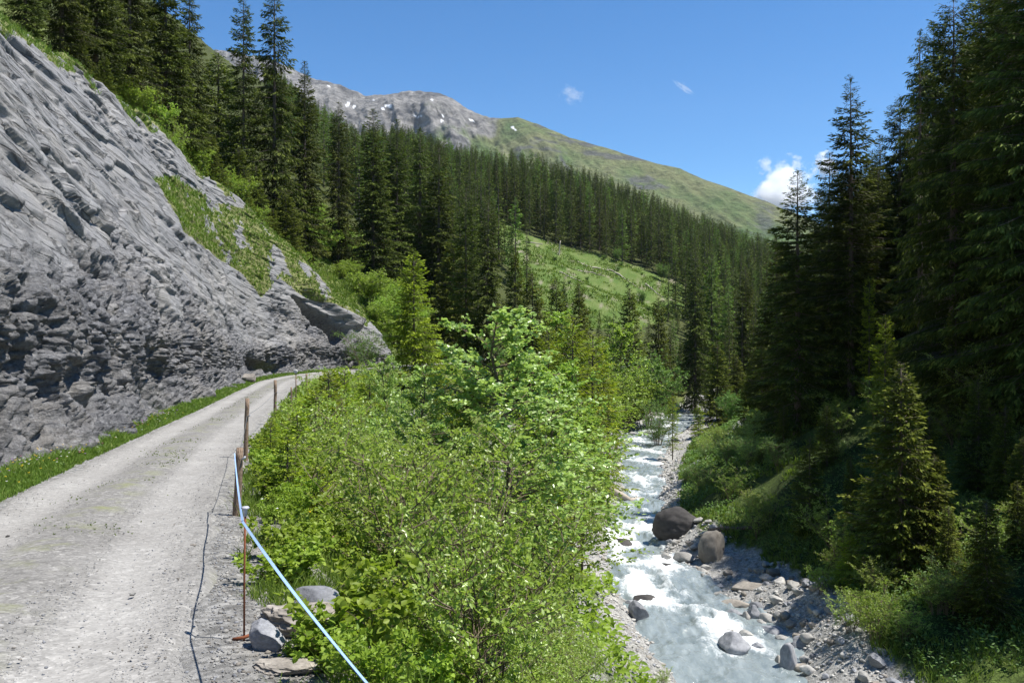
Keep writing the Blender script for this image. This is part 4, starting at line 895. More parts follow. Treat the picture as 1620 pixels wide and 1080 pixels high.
# bright alder slope past the rock corner
r = np.random.default_rng(91); k = 0; tries = 0
place = []
while k < 70 and tries < 9000:
    tries += 1; y = r.uniform(92, 150); x = (r.uniform(480, 660) - 810) / F * y; z = gz(x, y); px, py = proj(x, y, z)
    if not in_poly(np.array([px]), np.array([py]), [(470, 300), (520, 315), (600, 365), (650, 420), (700, 560), (640, 575), (600, 520), (570, 470), (500, 410)])[0]: continue
    if any((x - a) ** 2 + (y - b) ** 2 < 7 for a, b in place): continue
    place.append((x, y)); shrub('slopealder', x, y, r.uniform(2.4, 4.6), 'round green alder in the pale thicket above the rock corner', 'alder_shrub', 'shrub', 'alders above the rock corner', 1.1); k += 1

r = np.random.default_rng(93)
for i in range(34):
    px = 195 + i * 9.2 + r.uniform(-4, 4); d = behind_rim(px, r.uniform(0.6, 3.0)); x = (px - 810) / F * d
    shrub(['slopealder', 'alder2'][i % 2], x, d, r.uniform(1.6, 3.4), 'bright green alder at the foot of the spruces along the rock rim', 'alder_shrub', 'shrub', 'alders along the rock rim', 1.1)
for i, (px, d, top) in enumerate([(496, 44, 596), (512, 47, 588), (530, 43, 592), (546, 48, 585), (562, 44, 590), (578, 49, 584), (594, 46, 588), (520, 38, 602), (556, 38, 602)]):
    leafy(['alder1', 'sallow1', 'alder2'][i % 3], px, d, top, 'leafy shrub screening the far bend of the track behind the saplings', 1.3, 'shrub', 'shrub', 'shrubs screening the far bend')
# thicket of the near bank
TOPLINE = ([300, 380, 420, 450, 520, 600, 680, 760, 860, 930, 960, 1000, 1080, 1150], [900, 740, 690, 640, 585, 590, 600, 590, 645, 725, 830, 950, 1060, 1100])
r = np.random.default_rng(17); placed = []; n = 0
LAB = {'alder1': 'leafy green alder shrub', 'alder2': 'spreading green alder shrub', 'alder3': 'pale leaved sallow shrub', 'sallow1': 'glossy leaved sallow shrub'}
by_ = 3.6 * np.exp(r.uniform(0, 1, 9000) * math.log(66 / 3.6)); bxr = road_c(by_) + HW; brl = np.maximum(riv_l(by_), bxr + 6); bf = r.uniform(0, 1, 9000); bxx = bxr + 0.9 + bf * (brl - bxr - 1.6); bzz = ground_z(bxx, by_)
for i in range(9000):
    y, xr, rl, f, x, zb = (float(q[i]) for q in (by_, bxr, brl, bf, bxx, bzz)); px, py = proj(x, y, zb)
    if px > 1150 or (py > 1300 and y > 6): continue
    if x - xr < 1.6 and y < 9: continue
    if x - xr < 2.1 and y < 32: continue
    if y < 6.5 and px < 690: continue
    if y < 22 and px > 1000 - (22 - y) * 6: continue
    if in_poly(np.array([px]), np.array([py]), [(330, 830), (600, 880), (620, 1100), (600, 1300), (300, 1300)])[0]: continue
    if f > 0.60 and y < 60 and r.uniform() < 0.45 + 0.5 * (f > .8): continue
    sp = 0.75 + 0.035 * y
    if any((x - a) ** 2 + (y - b) ** 2 < sp * sp for a, b in placed): continue
    h = r.uniform(1.2, 2.7) * (1 if f < 0.6 else 0.65) * min(1.0, 0.55 + y / 22)
    lim = max(np.interp(px, *TOPLINE), np.interp(px - 0.75 * h * F / y * .55, *TOPLINE)) + r.uniform(0, 35)
    hm = (500 - lim) / F * y - zb
    h = min(h, hm)
    if y < 62:
        rl_px = np.interp(py, [640, 720, 800, 860, 900, 960, 1030, 1090, 1300], [960, 950, 930, 900, 872, 880, 905, 925, 930])
        if px > rl_px:
            if r.uniform() < .62: continue
            h = min(h, r.uniform(.55, .95))
        else: h = min(h, max(.6, (rl_px - px + 25) * y / F / .42))
    if h < 0.55: continue
    placed.append((x, y)); key = ['alder1', 'alder2', 'alder3', 'sallow1'][int(r.integers(0, 4))]
    where = ('at the lower picture edge below the tape' if y < 7 else 'on the bank between the fence and the pale aspen' if y < 14 else 'on the middle of the bank under the birches' if y < 27 else 'low on the bank above the stream' if f > .5 else 'beside the track near the far posts')
    size = 'low ' if h < 1.0 else 'tall ' if h > 2.2 else ''
    shrub(key, x, y, h, size + LAB[key] + ' ' + where, 'shrub', 'shrub', 'shrubs ' + where, r.uniform(0.85, 1.2)); n += 1
    if n >= 235: break
print("bank shrubs", n)
# broad herbs by the verge
r = np.random.default_rng(5); hp = []
for i in range(900):
    y = 4.2 * math.exp(r.uniform(0, 1) * math.log(30 / 4.2)); xr = float(road_c(y)) + HW; x = xr + r.uniform(0.55, 2.4); px, py = proj(x, y, gz(x, y))
    if px < 330 or px > 720 or py > 1120: continue
    if 370 < px < 560 and 900 < py and r.uniform() < .97: continue
    if any((x - a) ** 2 + (y - b) ** 2 < 0.12 + .004 * y for a, b in hp): continue
    hp.append((x, y)); shrub(['herb1', 'herb2'][i % 2], x, y, r.uniform(0.28, 0.6), 'broad leaved green herb on the gravelly verge below the fence' if y < 9 else 'green herb along the fence beside the track', 'herb_plant', 'plant', 'herbs on the verge', 1.1)
    if len(hp) > 110: break
for px, py, h, lab in [(440, 905, 0.34, 'butterbur with wide round leaves beside the rusty rod'), (470, 890, 0.36, 'wide leaved butterbur just below the tape'), (485, 1050, 0.2, 'leafy clump behind the square stone'), (520, 1070, 0.30, 'leafy clump at the foot of the rock outcrop')]:
    d = 2.05 * F / (py - 500); shrub('herb2', (px - 810) / F * d, d, h, lab, 'herb_plant', 'plant', 'herbs on the verge', 1.3)

# ------------------------------------------------------------------ distant wood
r = np.random.default_rng(12); pts = []; cell = {}
def far_ok(x, y, sp):
    cx, cy = int(x // 6), int(y // 6)
    for a in (-1, 0, 1):
        for b in (-1, 0, 1):
            for (u, v) in cell.get((cx + a, cy + b), ()):
                if (u - x) ** 2 + (v - y) ** 2 < sp * sp: return False
    return True
N = 60000; yy = np.sqrt(r.uniform(128 ** 2, 452 ** 2, N)); pxx = r.uniform(420, 1290, N); xx = (pxx - 810) / F * yy; zz = ground_z(xx, yy); pyy = 500 - F * zz / yy
clm = in_poly(pxx, pyy, CLEAR); rl_, rr_ = riv_l(yy), riv_r(yy); rcc = road_c(yy)
okm = ~((clm) & (yy > 140)) & ((xx < rl_ - 3) | (xx > rr_ + 4)) & ((np.abs(xx - rcc) > 4) | (yy > 175)) & ~((pxx > 780) & (pxx < 1060) & (yy < 195) & (pyy < 640)) & ~((pxx < 700) & (yy < 160) )
for i in np.nonzero(okm)[0]:
    x, y = xx[i], yy[i]; sp = 3.7 if y > 170 else 5.5
    if far_ok(x, y, sp):
        cell.setdefault((int(x // 6), int(y // 6)), []).append((x, y)); pts.append((x, y, zz[i]))
P = np.array(pts); order = np.argsort(P[:, 1]); P = P[order]; print('far trees', len(P))
inv = []; 
h_ = np.clip(r.normal(20.5, 4.0, len(P)), 10, 28); px_, py_ = proj(P[:, 0], P[:, 1], P[:, 2])
sky_ = np.interp(px_, [300, 440, 480, 520, 560, 640, 720, 800, 850, 950, 1000, 1100, 1200, 1290], [60, 110, 150, 172, 200, 200, 226, 238, 240, 268, 290, 335, 372, 390]) + r.uniform(-6, 14, len(P))
lim_ = np.where((px_ > 770) & (px_ < 1100) & (py_ > np.interp(px_, [770, 830, 880, 940, 1100], [400, 470, 505, 522, 505])), 503 + r.uniform(-20, 40, len(P)), sky_)
h2_ = np.minimum(h_, (500 - lim_) / F * P[:, 1] - P[:, 2]); h_ = np.where((lim_ == sky_) & (px_ > 690) & (py_ > sky_ - 25) & (py_ < 330), np.maximum(h2_, 11.0), h2_); ok_ = h_ > 8; P = P[ok_]; h_ = h_[ok_]; kind = r.choice(['fa', 'fb', 'fc', 'fd', 'fe', 'ff'], len(P), p=[.24, .21, .18, .13, .14, .10])
px_, py_ = proj(P[:, 0], P[:, 1], P[:, 2]); near_edge = np.zeros(len(P), bool)
# trees that show largest: along the clearing's edges and the valley floor
rank = P[:, 1].copy()
for k in range(len(P)):
    if in_poly(np.array([px_[k]]), np.array([py_[k] + 26]), CLEAR)[0]: rank[k] -= 200
sel = np.argsort(rank)[:190]; selset = set(sel.tolist())
SV, SQ, SM, ST, nv = [], [], [], [], 0
for k in range(len(P)):
    x, y, z = P[k]; f = FARM[kind[k]]; s = h_[k] / f['h']; w = s * r.uniform(0.85, 1.15); a = r.uniform(0, 6.28)
    if k in selset:
        o = obj('larch_tree' if kind[k] == 'fd' else 'spruce_tree', f['me'], loc=(x, y, z - 0.2)); o.rotation_euler[2] = a; o.scale = (w, w, s)
        edge = rank[k] < 0; low = y < 190
        zone = 'at the upper edge of the grassy clearing' if edge else 'on the valley floor below the clearing' if (low and px_[k] > 780) else 'on the hillside above the track' if px_[k] < 780 else 'in the dense wood beyond the clearing'
        o['label'] = ('light green larch ' if kind[k] == 'fd' else 'slim dark spruce ' if kind[k] in ('fa', 'fb', 'fe') else 'fuller green spruce ') + zone
        o['category'] = 'larch' if kind[k] == 'fd' else 'spruce'; o['group'] = 'trees ' + zone
    else:
        V = f['V']; ca, sa = math.cos(a), math.sin(a)
        SV.append(np.stack([(V[:, 0] * ca - V[:, 1] * sa) * w + x, (V[:, 0] * sa + V[:, 1] * ca) * w + y, V[:, 2] * s + z - 0.2], -1).astype(np.float32))
        SQ.append(f['Q'] + nv); SM.append(np.where(f['m'] == 1, 1, {'fa': 0, 'fb': 0, 'fc': 2, 'fd': 3, 'fe': 2, 'ff': 0}[kind[k]])); ST.append(np.clip(f['tint'] + r.normal(0, .07), 0, 1)); nv += len(V)
if SV:
    me = mesh_data('distant_forest', np.concatenate(SV), [np.concatenate(SQ)], [M['spruce_dark'], M['bark'], M['spruce'], M['larch']], np.concatenate(SM), {'tint': np.concatenate(ST)})
    obj('distant_forest', me, kind='stuff', label='dense dark spruce wood covering the hillside behind the clearing')

# ------------------------------------------------------------------ stones
import bmesh
def stone_mesh(key, mat, seed, flat=0.7, cuts=9, sub=3, ang=0.5, rug=0.055):
    bm = bmesh.new(); bmesh.ops.create_icosphere(bm, subdivisions=sub, radius=1.0)
    V = np.array([v.co[:] for v in bm.verts]); Fc = np.array([[v.index for v in f.verts] for f in bm.faces]); bm.free()
    r = np.random.default_rng(seed)
    for _ in range(cuts):
        n = norm(r.normal(0, 1, 3)); d = r.uniform(ang, 0.95); e = V @ n - d; V = V - np.where(e > 0, e * 0.93, 0)[:, None] * n
    V = V * (1 + 0.07 * fbm(V[:, 0] * 1.6 + seed, V[:, 1] * 1.6, V[:, 2] * 1.6, 5, seed, 0.6) + rug * ridge(V[:, 0] * 2.2, V[:, 1] * 2.2 + seed, V[:, 2] * 4, 4, seed, 0.6))[:, None]
    V = V * np.array([1, r.uniform(0.7, 0.95), flat]); V[:, 2] -= V[:, 2].min() + 0.0
    V /= np.array([np.ptp(V[:, 0]), np.ptp(V[:, 0]), np.ptp(V[:, 2])])
    return mesh_data(key, V, [Fc], [M[mat]])
STONE = {}
for mt in ('pale', 'grey', 'dark', 'brown', 'red'):
    for j in range(3): STONE[mt, j] = stone_mesh(f'{mt} stone {j}', 'stone_' + mt, 40 + j + 10 * len(mt), [0.6, 0.75, 0.5][j], 9 + 4 * j, 4 if mt in ('dark', 'brown', 'grey') else 3)
STONE['outcrop', 0] = STONE['outcrop', 1] = STONE['outcrop', 2] = stone_mesh('fractured outcrop', 'stone_brown', 88, 0.5, 10, 6, 0.5, 0.14)
STONE['dark', 1] = stone_mesh('domed dark stone', 'stone_dark', 31, 0.75, 6, 5, 0.68, 0.02)
def stone(mt, x, y, z, w, h, lab, group=None, j=0, tilt=0.0, rz=None, name='boulder', cat='boulder', depth=None):
    o = obj(name, STONE[mt, j % 3], loc=(x, y, z)); o.scale = (w, depth or w * random.uniform(.75, 1.0), h)
    o.rotation_euler = (random.uniform(-.1, .1), tilt, random.uniform(0, 6.28) if rz is None else rz); o['label'] = lab; o['category'] = cat
    if group: o['group'] = group
    return o
def river_d(py): return 12.15 / ((py - 500) / F - 0.05)
B = [('dark', 1078, 863, 80, 52, 'large dark shaded boulder at the water edge, biggest of the stream', 1), ('brown', 1131, 895, 40, 50, 'upright brown boulder next to the large dark one', 0),
     ('grey', 1165, 1032, 47, 34, 'rounded dark slate boulder standing in the stream', 0), ('grey', 1250, 1060, 28, 46, 'pointed slate stone standing on end at the lower gravel', 2),
     ('pale', 1056, 884, 17, 13, 'pale block in the water below the large dark boulder', 1), ('dark', 1056, 899, 26, 12, 'wet black stone at the edge of the rapids', 2),
     ('pale', 1083, 890, 32, 13, 'flat pale stone at the head of the gravel bar', 2), ('brown', 1192, 948, 62, 22, 'long brown slab on the gravel bar', 2), ('brown', 1170, 962, 50, 16, 'lower brown slab touching the water', 2),
     ('grey', 1165, 978, 28, 20, 'squarish slate stone below the brown slabs', 1), ('grey', 1194, 978, 22, 26, 'tilted slate stone beside the squarish one', 0), ('pale', 1181, 980, 12, 20, 'narrow white stone wedged between two slate stones', 0),
     ('pale', 1214, 983, 24, 14, 'pale flat stone right of the tilted slate', 2), ('pale', 1237, 985, 22, 16, 'cream rounded stone on the middle gravel bar', 1), ('pale', 1184, 1007, 24, 16, 'cream boulder in shallow water behind the slate boulder', 1),
     ('pale', 1158, 998, 20, 9, 'low pale stone awash in the stream', 2), ('grey', 1203, 1026, 22, 16, 'wet slate stone awash beside the rounded boulder', 1), ('pale', 1234, 1052, 14, 22, 'small brownish white stone leaning on the pointed slate', 0),
     ('red', 1266, 966, 13, 9, 'rusty red stone on the gravel bar', 1), ('red', 1234, 955, 9, 8, 'little reddish stone by the grass tuft', 0), ('grey', 1225, 1003, 40, 16, 'dark slate slab among cream stones', 2), ('pale', 1245, 1018, 30, 15, 'cream cobble above the lower gravel', 1),
     ('grey', 1280, 1030, 44, 18, 'shaded flat slab at the lower gravel bar', 2), ('pale', 1278, 1052, 20, 12, 'white cobble beside the pointed slate', 1), ('pale', 1112, 908, 14, 8, 'small pale stone in the upper gravel', 0),
     ('brown', 1150, 880, 15, 13, 'reddish brown block behind the upright boulder', 1), ('dark', 985, 862, 32, 13, 'flat dark stone splitting the rapids', 2), ('brown', 980, 885, 26, 9, 'tan stone just under the water of the rapids', 2), ('dark', 1022, 951, 40, 13, 'low dark rock washed by white water', 2),
     ('grey', 1012, 985, 30, 34, 'angular slate block at the foot of the near bank', 1), ('grey', 1000, 960, 26, 14, 'slate slab on the near bank edge', 2), ('pale', 968, 795, 26, 12, 'pale stone beside the driftwood', 1), ('pale', 960, 770, 24, 14, 'white boulder above the driftwood', 0),
     ('pale', 1003, 688, 14, 7, 'white stone at the stream bend under the willow', 1), ('pale', 1024, 688, 12, 8, 'cream stone at the stream bend beside the white one', 0), ('pale', 1040, 700, 16, 6, 'flat white stone on the gravel island', 2),
     ('grey', 1075, 745, 14, 7, 'grey stone below the lone little spruce', 1), ('pale', 1070, 700, 14, 6, 'whitish stone at the far end of the gravel island', 1)]
for mt, px, py, w, h, lab, j in B:
    d = river_d(py); s = d / F; x = (px - 810) * s; zg = max(gz(x, d), float(riv_z(d)) - 0.25)
    z = -(py - 500) * s
    stone(mt, x, d + w * s * 0.3, min(z, zg) - 0.12 * h * s, w * s * 1.08, h * s * 1.2, lab, 'boulders in and beside the stream', j, rz=random.uniform(-.4, .4))
# cobbles one can count on the bars
r = np.random.default_rng(33); cb = []
for i in range(3000):
    y = r.uniform(27, 58); x = r.uniform(float(riv_r(y)) - 0.5, float(bar_r(y)) + 0.6)
    if any((x - a) ** 2 + (y - b) ** 2 < .35 for a, b in cb): continue
    cb.append((x, y)); w = r.uniform(.25, .75)
    mt = r.choice(['pale', 'pale', 'grey', 'brown'])
    stone(str(mt), x, y, gz(x, y) - 0.06, w, w * .6, {'pale': 'pale cobble', 'grey': 'slate grey cobble', 'brown': 'brownish cobble'}[str(mt)] + (' on the lower gravel bar' if y < 38 else ' on the upper gravel bar near the dark boulder'), 'cobbles on the gravel bar', i, name='cobble', cat='stone')
    if len(cb) > 120: break
# stones by the rusty rod
def verge_pt(px, py, H=2.0):
    d = H * F / (py - 500); return (px - 810) / F * d, d
for mt, px, py, w, h, lab, j, t in [('grey', 408, 1042, 66, 42, 'square grey stone at the foot of the rusty rod', 1, .15), ('outcrop', 482, 1012, 190, 62, 'broad cracked rock outcrop below the blue tape', 1, 0), ('grey', 490, 958, 90, 34, 'dark slab on top of the rock outcrop', 2, .1),
                                 ('outcrop', 452, 1092, 130, 22, 'flat pale rock at the lower picture edge', 2, 0), ('brown', 535, 1030, 50, 36, 'small brown stone beside the rock outcrop', 0, 0), ('grey', 430, 812, 34, 16, 'flat slate stone by the first fence post', 2, 0), ('pale', 415, 985, 26, 14, 'small pale stone behind the rusty rod', 1, 0)]:
    x, d = verge_pt(px, py, 2.02); s = d / F
    stone(mt, x, d + w * s * .3, gz(x, d) - (0.5 if mt == 'outcrop' else 0.25) * h * s, w * s, h * s * 1.25, lab, None, j, t, random.uniform(-.3, .3))
for px, py, w, mt, lab in [(211, 946, 13, 'pale', 'fist sized pale stone lying on the track'), (306, 867, 9, 'brown', 'small brown stone on the track near the tape shadow'), (304, 932, 12, 'pale', 'flat white pebble by the track edge'), (155, 838, 6, 'grey', 'dark pebble between the wheel tracks'), (12, 852, 7, 'dark', 'black pebble at the track side by the frame'), (205, 1052, 6, 'brown', 'brown pebble low on the track'), (74, 917, 8, 'grey', 'grey pebble on the loose middle strip')]:
    y = 5.0
    for _ in range(12): y = -float(road_z(y)) * F / (py - 500)
    x = (px - 810) / F * y; s = y / F; stone(mt, x, y, float(road_z(y)) + 0.02, w * s, w * s * .45, lab, None, 1, name='stone', cat='stone')
for i, (px, d, w, h, lab) in enumerate([(552, 22, 0.9, 0.7, 'bright white boulder in the thicket'), (566, 23.5, 0.7, 0.5, 'white stone beside the bright white boulder'), (425, 56, 1.7, 0.8, 'brown boulder at the foot of the rock wall by the far posts')]):
    x = (px - 810) / F * d if i < 2 else float(base_x(56)) + .2; stone('pale' if i < 2 else 'brown', x, d, (gz(x, d) - .1) + (0.9 if i < 2 else 0) * 0, w, h, lab, None, i)
# loose gravel
def pebbles(name, pos, size, mats, mi, lab):
    r = np.random.default_rng(3); bm = bmesh.new(); bmesh.ops.create_icosphere(bm, subdivisions=1, radius=0.5); V0 = np.array([v.co[:] for v in bm.verts]); F0 = np.array([[v.index for v in f.verts] for f in bm.faces]); bm.free()
    n = len(pos); sc = size[:, None] * r.uniform(.55, 1.2, (n, 3)) * np.array([1, 1, .6]); a = r.uniform(0, 6.28, n)
    V = V0[None] * (1 + r.uniform(-.22, .22, (n, len(V0), 1))) * sc[:, None]
    X = V[..., 0] * np.cos(a)[:, None] - V[..., 1] * np.sin(a)[:, None]; Y = V[..., 0] * np.sin(a)[:, None] + V[..., 1] * np.cos(a)[:, None]
    V = np.stack([X, Y, V[..., 2]], -1) + pos[:, None]; Fc = (np.arange(n)[:, None, None] * len(V0) + F0[None]).reshape(-1, 3)
    me = mesh_data(name, V.reshape(-1, 3), [Fc], mats, np.repeat(mi, len(F0))); obj(name, me, kind='stuff', label=lab)
r = np.random.default_rng(44); n = 24000; y = 3.0 * np.exp(r.uniform(0, 1, n) * math.log(24 / 3.2)); u = r.uniform(-1.1, 1.45, n); keep = (np.abs(np.abs(u) - .52) > .16) | (r.uniform(0, 1, n) < .25); y, u = y[keep], u[keep]
x = road_c(y) + u * HW; z = np.where(np.abs(u) < .98, road_z(y) + 0.04, ground_z(x, y)) + .004
pebbles('track_gravel', np.stack([x, y, z], -1), r.uniform(.005, .011, len(x)) * np.where(r.uniform(0, 1, len(x)) < .12, 2.2, 1.0) * (1 + 0.9 * (u > 1)), [M['stone_pale'], M['stone_grey'], M['stone_brown']], r.choice([0, 0, 1, 1, 2], len(x)), 'loose grey gravel scattered on the track and its verge')
n = 9000; y = 20 * np.exp(r.uniform(0, 1, n) * math.log(140 / 20)); sd = r.uniform(0, 1, n) < .3
x = np.where(sd, riv_l(y) - r.uniform(-.4, 1.8, n), riv_r(y) + r.uniform(-.5, 1, n) * (bar_r(y) - riv_r(y) + .5)); z = ground_z(x, y)
pebbles('river_gravel', np.stack([x, y, z + .02], -1), r.uniform(.08, .34, n) * r.uniform(.5, 1, n) * np.clip(y / 45, .8, 1.6), [M['stone_pale'], M['stone_grey'], M['stone_brown']], r.choice([0, 0, 0, 1, 2], n), 'pale river gravel along both sides of the stream')

# ------------------------------------------------------------------ grass, undergrowth, flowers
def tufts(name, pos, H, W, lab, mat='grass', n=6, seed=1, nrm=None, spread=0.05):
    r = np.random.default_rng(seed); O = np.repeat(pos, n, 0); k = len(O); O = O + np.concatenate([r.normal(0, 1, (k, 2)) * spread * np.repeat(H, n)[:, None] * 4, np.zeros((k, 1))], 1)
    L = np.repeat(H, n) * r.uniform(.55, 1.2, k); w = np.repeat(W, n) * r.uniform(.7, 1.3, k)
    d = norm(np.stack([r.normal(0, .42, k), r.normal(0, .42, k), np.ones(k)], -1)); d2 = norm(d + np.stack([r.normal(0, .5, k), r.normal(0, .5, k), -0.2 * np.ones(k)], -1))
    S = norm(np.cross(d, r.normal(0, 1, (k, 3)))) * w[:, None] * .5
    m = O + d * L[:, None] * .55; t = m + d2 * L[:, None] * .5
    V = np.stack([O - S, O + S, m + S * .8, t, m - S * .8], 1).reshape(-1, 3); i = np.arange(k)[:, None] * 5
    Q = i + np.array([[0, 1, 2, 4]]); T = i + np.array([[4, 2, 3]])
    ti = np.clip(r.normal(.45, .25, k), 0, 1)
    me = mesh_data(name, V, [Q, T], [M[mat]], None, {'tint': np.concatenate([ti, ti])}); obj(name, me, kind='stuff', label=lab)
r = np.random.default_rng(55)
n = 16000; y = 6 * np.exp(r.uniform(0, 1, n) * math.log(85 / 6)); x = road_c(y) - HW - 0.02 - r.uniform(0, 1, n) ** 1.1 * 1.0
nn = fbm(x * .8, y * .8, 0, 3, 56); kp = nn > -.8; x, y = x[kp], y[kp]
tufts('verge_grass', np.stack([x, y, ground_z(x, y)], -1), r.uniform(.07, .22, len(x)) * np.clip((road_c(y) - HW - x) * 1.5 + .5, .4, 1.2), np.clip(.0011 * y, .008, .05), 'green grass strip between the track and the rock wall', n=5, seed=57)
n = 9000; y = 3.6 * np.exp(r.uniform(0, 1, n) * math.log(60 / 3.6)); x = road_c(y) + HW + 0.25 + r.uniform(0, 1, n) * 1.6
nn = fbm(x * 1.1, y * 1.1, 0, 3, 58); kp = nn + .35 * (x - road_c(y) - HW - .9) + 0.5 * (y > 7) > .22; x, y = x[kp], y[kp]
tufts('fence_grass', np.stack([x, y, ground_z(x, y)], -1), r.uniform(.06, .22, len(x)), np.clip(.0012 * y, .006, .05), 'patchy grass on the gravel verge under the fence', n=5, seed=59)
n = 1500; y = 8 * np.exp(r.uniform(0, 1, n) * math.log(50 / 8)); x = road_c(y) + r.normal(0, .26, n); nn = fbm(x * 1.5, y * .7, 0, 3, 60); kp = nn > .1; x, y = x[kp], y[kp]
tufts('track_grass', np.stack([x, y, road_z(y) + .05], -1), r.uniform(.015, .035, len(x)), np.clip(.0008 * y, .004, .03), 'sparse low grass along the middle of the track', n=4, seed=61)
# turf on the slab and its rim
Pk, tf = ROCKPTS['P'], ROCKPTS['turf']; a = Pk[:-1, :-1].reshape(-1, 3); bq = Pk[1:, :-1].reshape(-1, 3); cq = Pk[:-1, 1:].reshape(-1, 3); area = np.linalg.norm(np.cross(bq - a, cq - a), axis=1); wgt = area * (tf[:-1, :-1].reshape(-1) > .35) * np.clip(70 / np.maximum(a[:, 1], 15), .5, 3)
idx = r.choice(len(a), 14000, p=wgt / wgt.sum()); uu = r.uniform(0, 1, (14000, 2)); pos = a[idx] + (bq - a)[idx] * uu[:, :1] + (cq - a)[idx] * uu[:, 1:]
tufts('rock_grass', pos - np.array([0, 0, .03]), r.uniform(.10, .40, 14000), np.clip(.0010 * pos[:, 1], .02, .08), 'bright grass growing in patches on the rock slab and along its rim', n=5, seed=62)
# shaded slope and near bank turf
n = 16000; y = 26 * np.exp(r.uniform(0, 1, n) * math.log(120 / 26)); x = bar_r(y) + .3 + r.uniform(0, 1, n) ** 1.3 * 34; nn = fbm(x * .3, y * .3, 0, 3, 63); kp = nn > -.3; x, y = x[kp], y[kp]
tufts('slope_grass', np.stack([x, y, ground_z(x, y)], -1), r.uniform(.2, .55, len(x)), np.clip(.0012 * y, .03, .1), 'grass and low herbs on the shaded slope', n=5, seed=64)
n = 26000; y = 150 + 190 * r.uniform(0, 1, n); pxx = r.uniform(760, 1100, n); x = (pxx - 810) / F * y; z = ground_z(x, y); kp = in_poly(pxx, 500 - F * z / y, CLEAR); x, y, z = x[kp], y[kp], z[kp]; nn = fbm(x * .12, y * .12, 0, 4, 65); kp = nn > -.15; x, y, z = x[kp], y[kp], z[kp]
tufts('meadow_grass', np.stack([x, y, z], -1), r.uniform(.3, .9, len(x)), np.full(len(x), .28), 'tussocky grass of the clearing', n=3, seed=66, spread=.2)
# undergrowth of leaves over the bank
n = 60000; y = 3.8 * np.exp(r.uniform(0, 1, n) * math.log(75 / 3.8)); xr = road_c(y) + HW; rl = np.maximum(riv_l(y), xr + 6); f = r.uniform(0, 1, n); x = xr + 1.0 + f * (rl - xr - 1.3)
nn = fbm(x * .35, y * .35, 0, 4, 67); kp = (nn > -.15 + 1.1 * np.maximum(f - .5, 0) * (y < 60)) & ~((y < 7.5) & (x - xr < 1.6)); x, y = x[kp], y[kp]; z = ground_z(x, y) + r.uniform(.02, .5, len(x)) * np.clip(.3 + y / 20, .3, 1.2)
L = np.clip(.010 * y, .07, .35) * r.uniform(.6, 1.3, len(x)); V, Q = sprays(np.stack([x, y, z], -1), norm(np.stack([r.normal(0, 1, len(x)), r.normal(0, 1, len(x)), r.normal(.2, .5, len(x))], -1)), norm(np.stack([r.normal(0, .5, len(x)), r.normal(0, .5, len(x)), np.ones(len(x))], -1)), L, L * .5)
obj('undergrowth', mesh_data('undergrowth', V, [Q], [M['herb']], None, {'tint': np.repeat(np.clip(r.normal(.4, .22, len(x)), 0, 1), 2)}), kind='stuff', label='leafy undergrowth covering the bank below the track')
n = 110000; y = 26 * np.exp(r.uniform(0, 1, n) * math.log(110 / 26)); x = bar_r(y) + .6 + r.uniform(0, 1, n) * 32; nn = fbm(x * .25, y * .25, 4, 4, 68); kp = nn > -.35; x, y = x[kp], y[kp]; z = ground_z(x, y) + r.uniform(.02, .7, len(x))
L = r.uniform(.08, .2, len(x)) * np.clip(y / 45, .8, 1.8); V, Q = sprays(np.stack([x, y, z], -1), norm(np.stack([r.normal(0, 1, len(x)), r.normal(0, 1, len(x)), r.normal(.2, .5, len(x))], -1)), norm(np.stack([r.normal(0, .5, len(x)), r.normal(0, .5, len(x)), np.ones(len(x))], -1)), L, L * .5)
obj('slope_undergrowth', mesh_data('slope_undergrowth', V, [Q], [M['willow']], None, {'tint': np.repeat(np.clip(r.normal(.4, .22, len(x)), 0, 1), 2)}), kind='stuff', label='low leafy undergrowth on the shaded slope')
n = 16000; y = r.uniform(70, 140, n); x = rim_x(y) + r.uniform(-16, 6, n) + np.where(y > 92, r.uniform(0, 9, n), 0); kp = (x < base_x(y) - .5) & ((y > 92) | (x < rim_x(y) - .3)); x, y = x[kp], y[kp]
tufts('hill_grass', np.stack([x, y, ground_z(x, y)], -1), r.uniform(.2, .7, len(x)), np.full(len(x), .10), 'grass and weeds on the slope above the rock corner', n=5, seed=69)
# wild flowers
n = 420; y = 8 * np.exp(r.uniform(0, 1, n) * math.log(30 / 8)); lf = r.uniform(0, 1, n) < .75; x = np.where(lf, road_c(y) - HW - r.uniform(.1, 1.2, n), road_c(y) + HW + r.uniform(.5, 2.0, n)); z = ground_z(x, y) + r.uniform(.1, .3, n)
V, Q = blades(np.repeat(np.stack([x, y, z], -1), 4, 0), norm(np.tile(np.array([[1, 0, .4], [-1, 0, .4], [0, 1, .4], [0, -1, .4]]), (n, 1))), np.tile(np.array([[0, 0, 1.0]]), (4 * n, 1)), np.repeat(.014 + .0006 * y, 4), np.repeat(.012 + .0005 * y, 4))
obj('wildflowers', mesh_data('wildflowers', V, [Q], [M['fl_yellow'], M['fl_violet'], M['fl_white'], M['fl_pink']], np.repeat(r.choice([0, 1, 2, 3], n, p=[.4, .25, .25, .1]), 4)), kind='stuff', label='small yellow violet and white wild flowers in the grass')

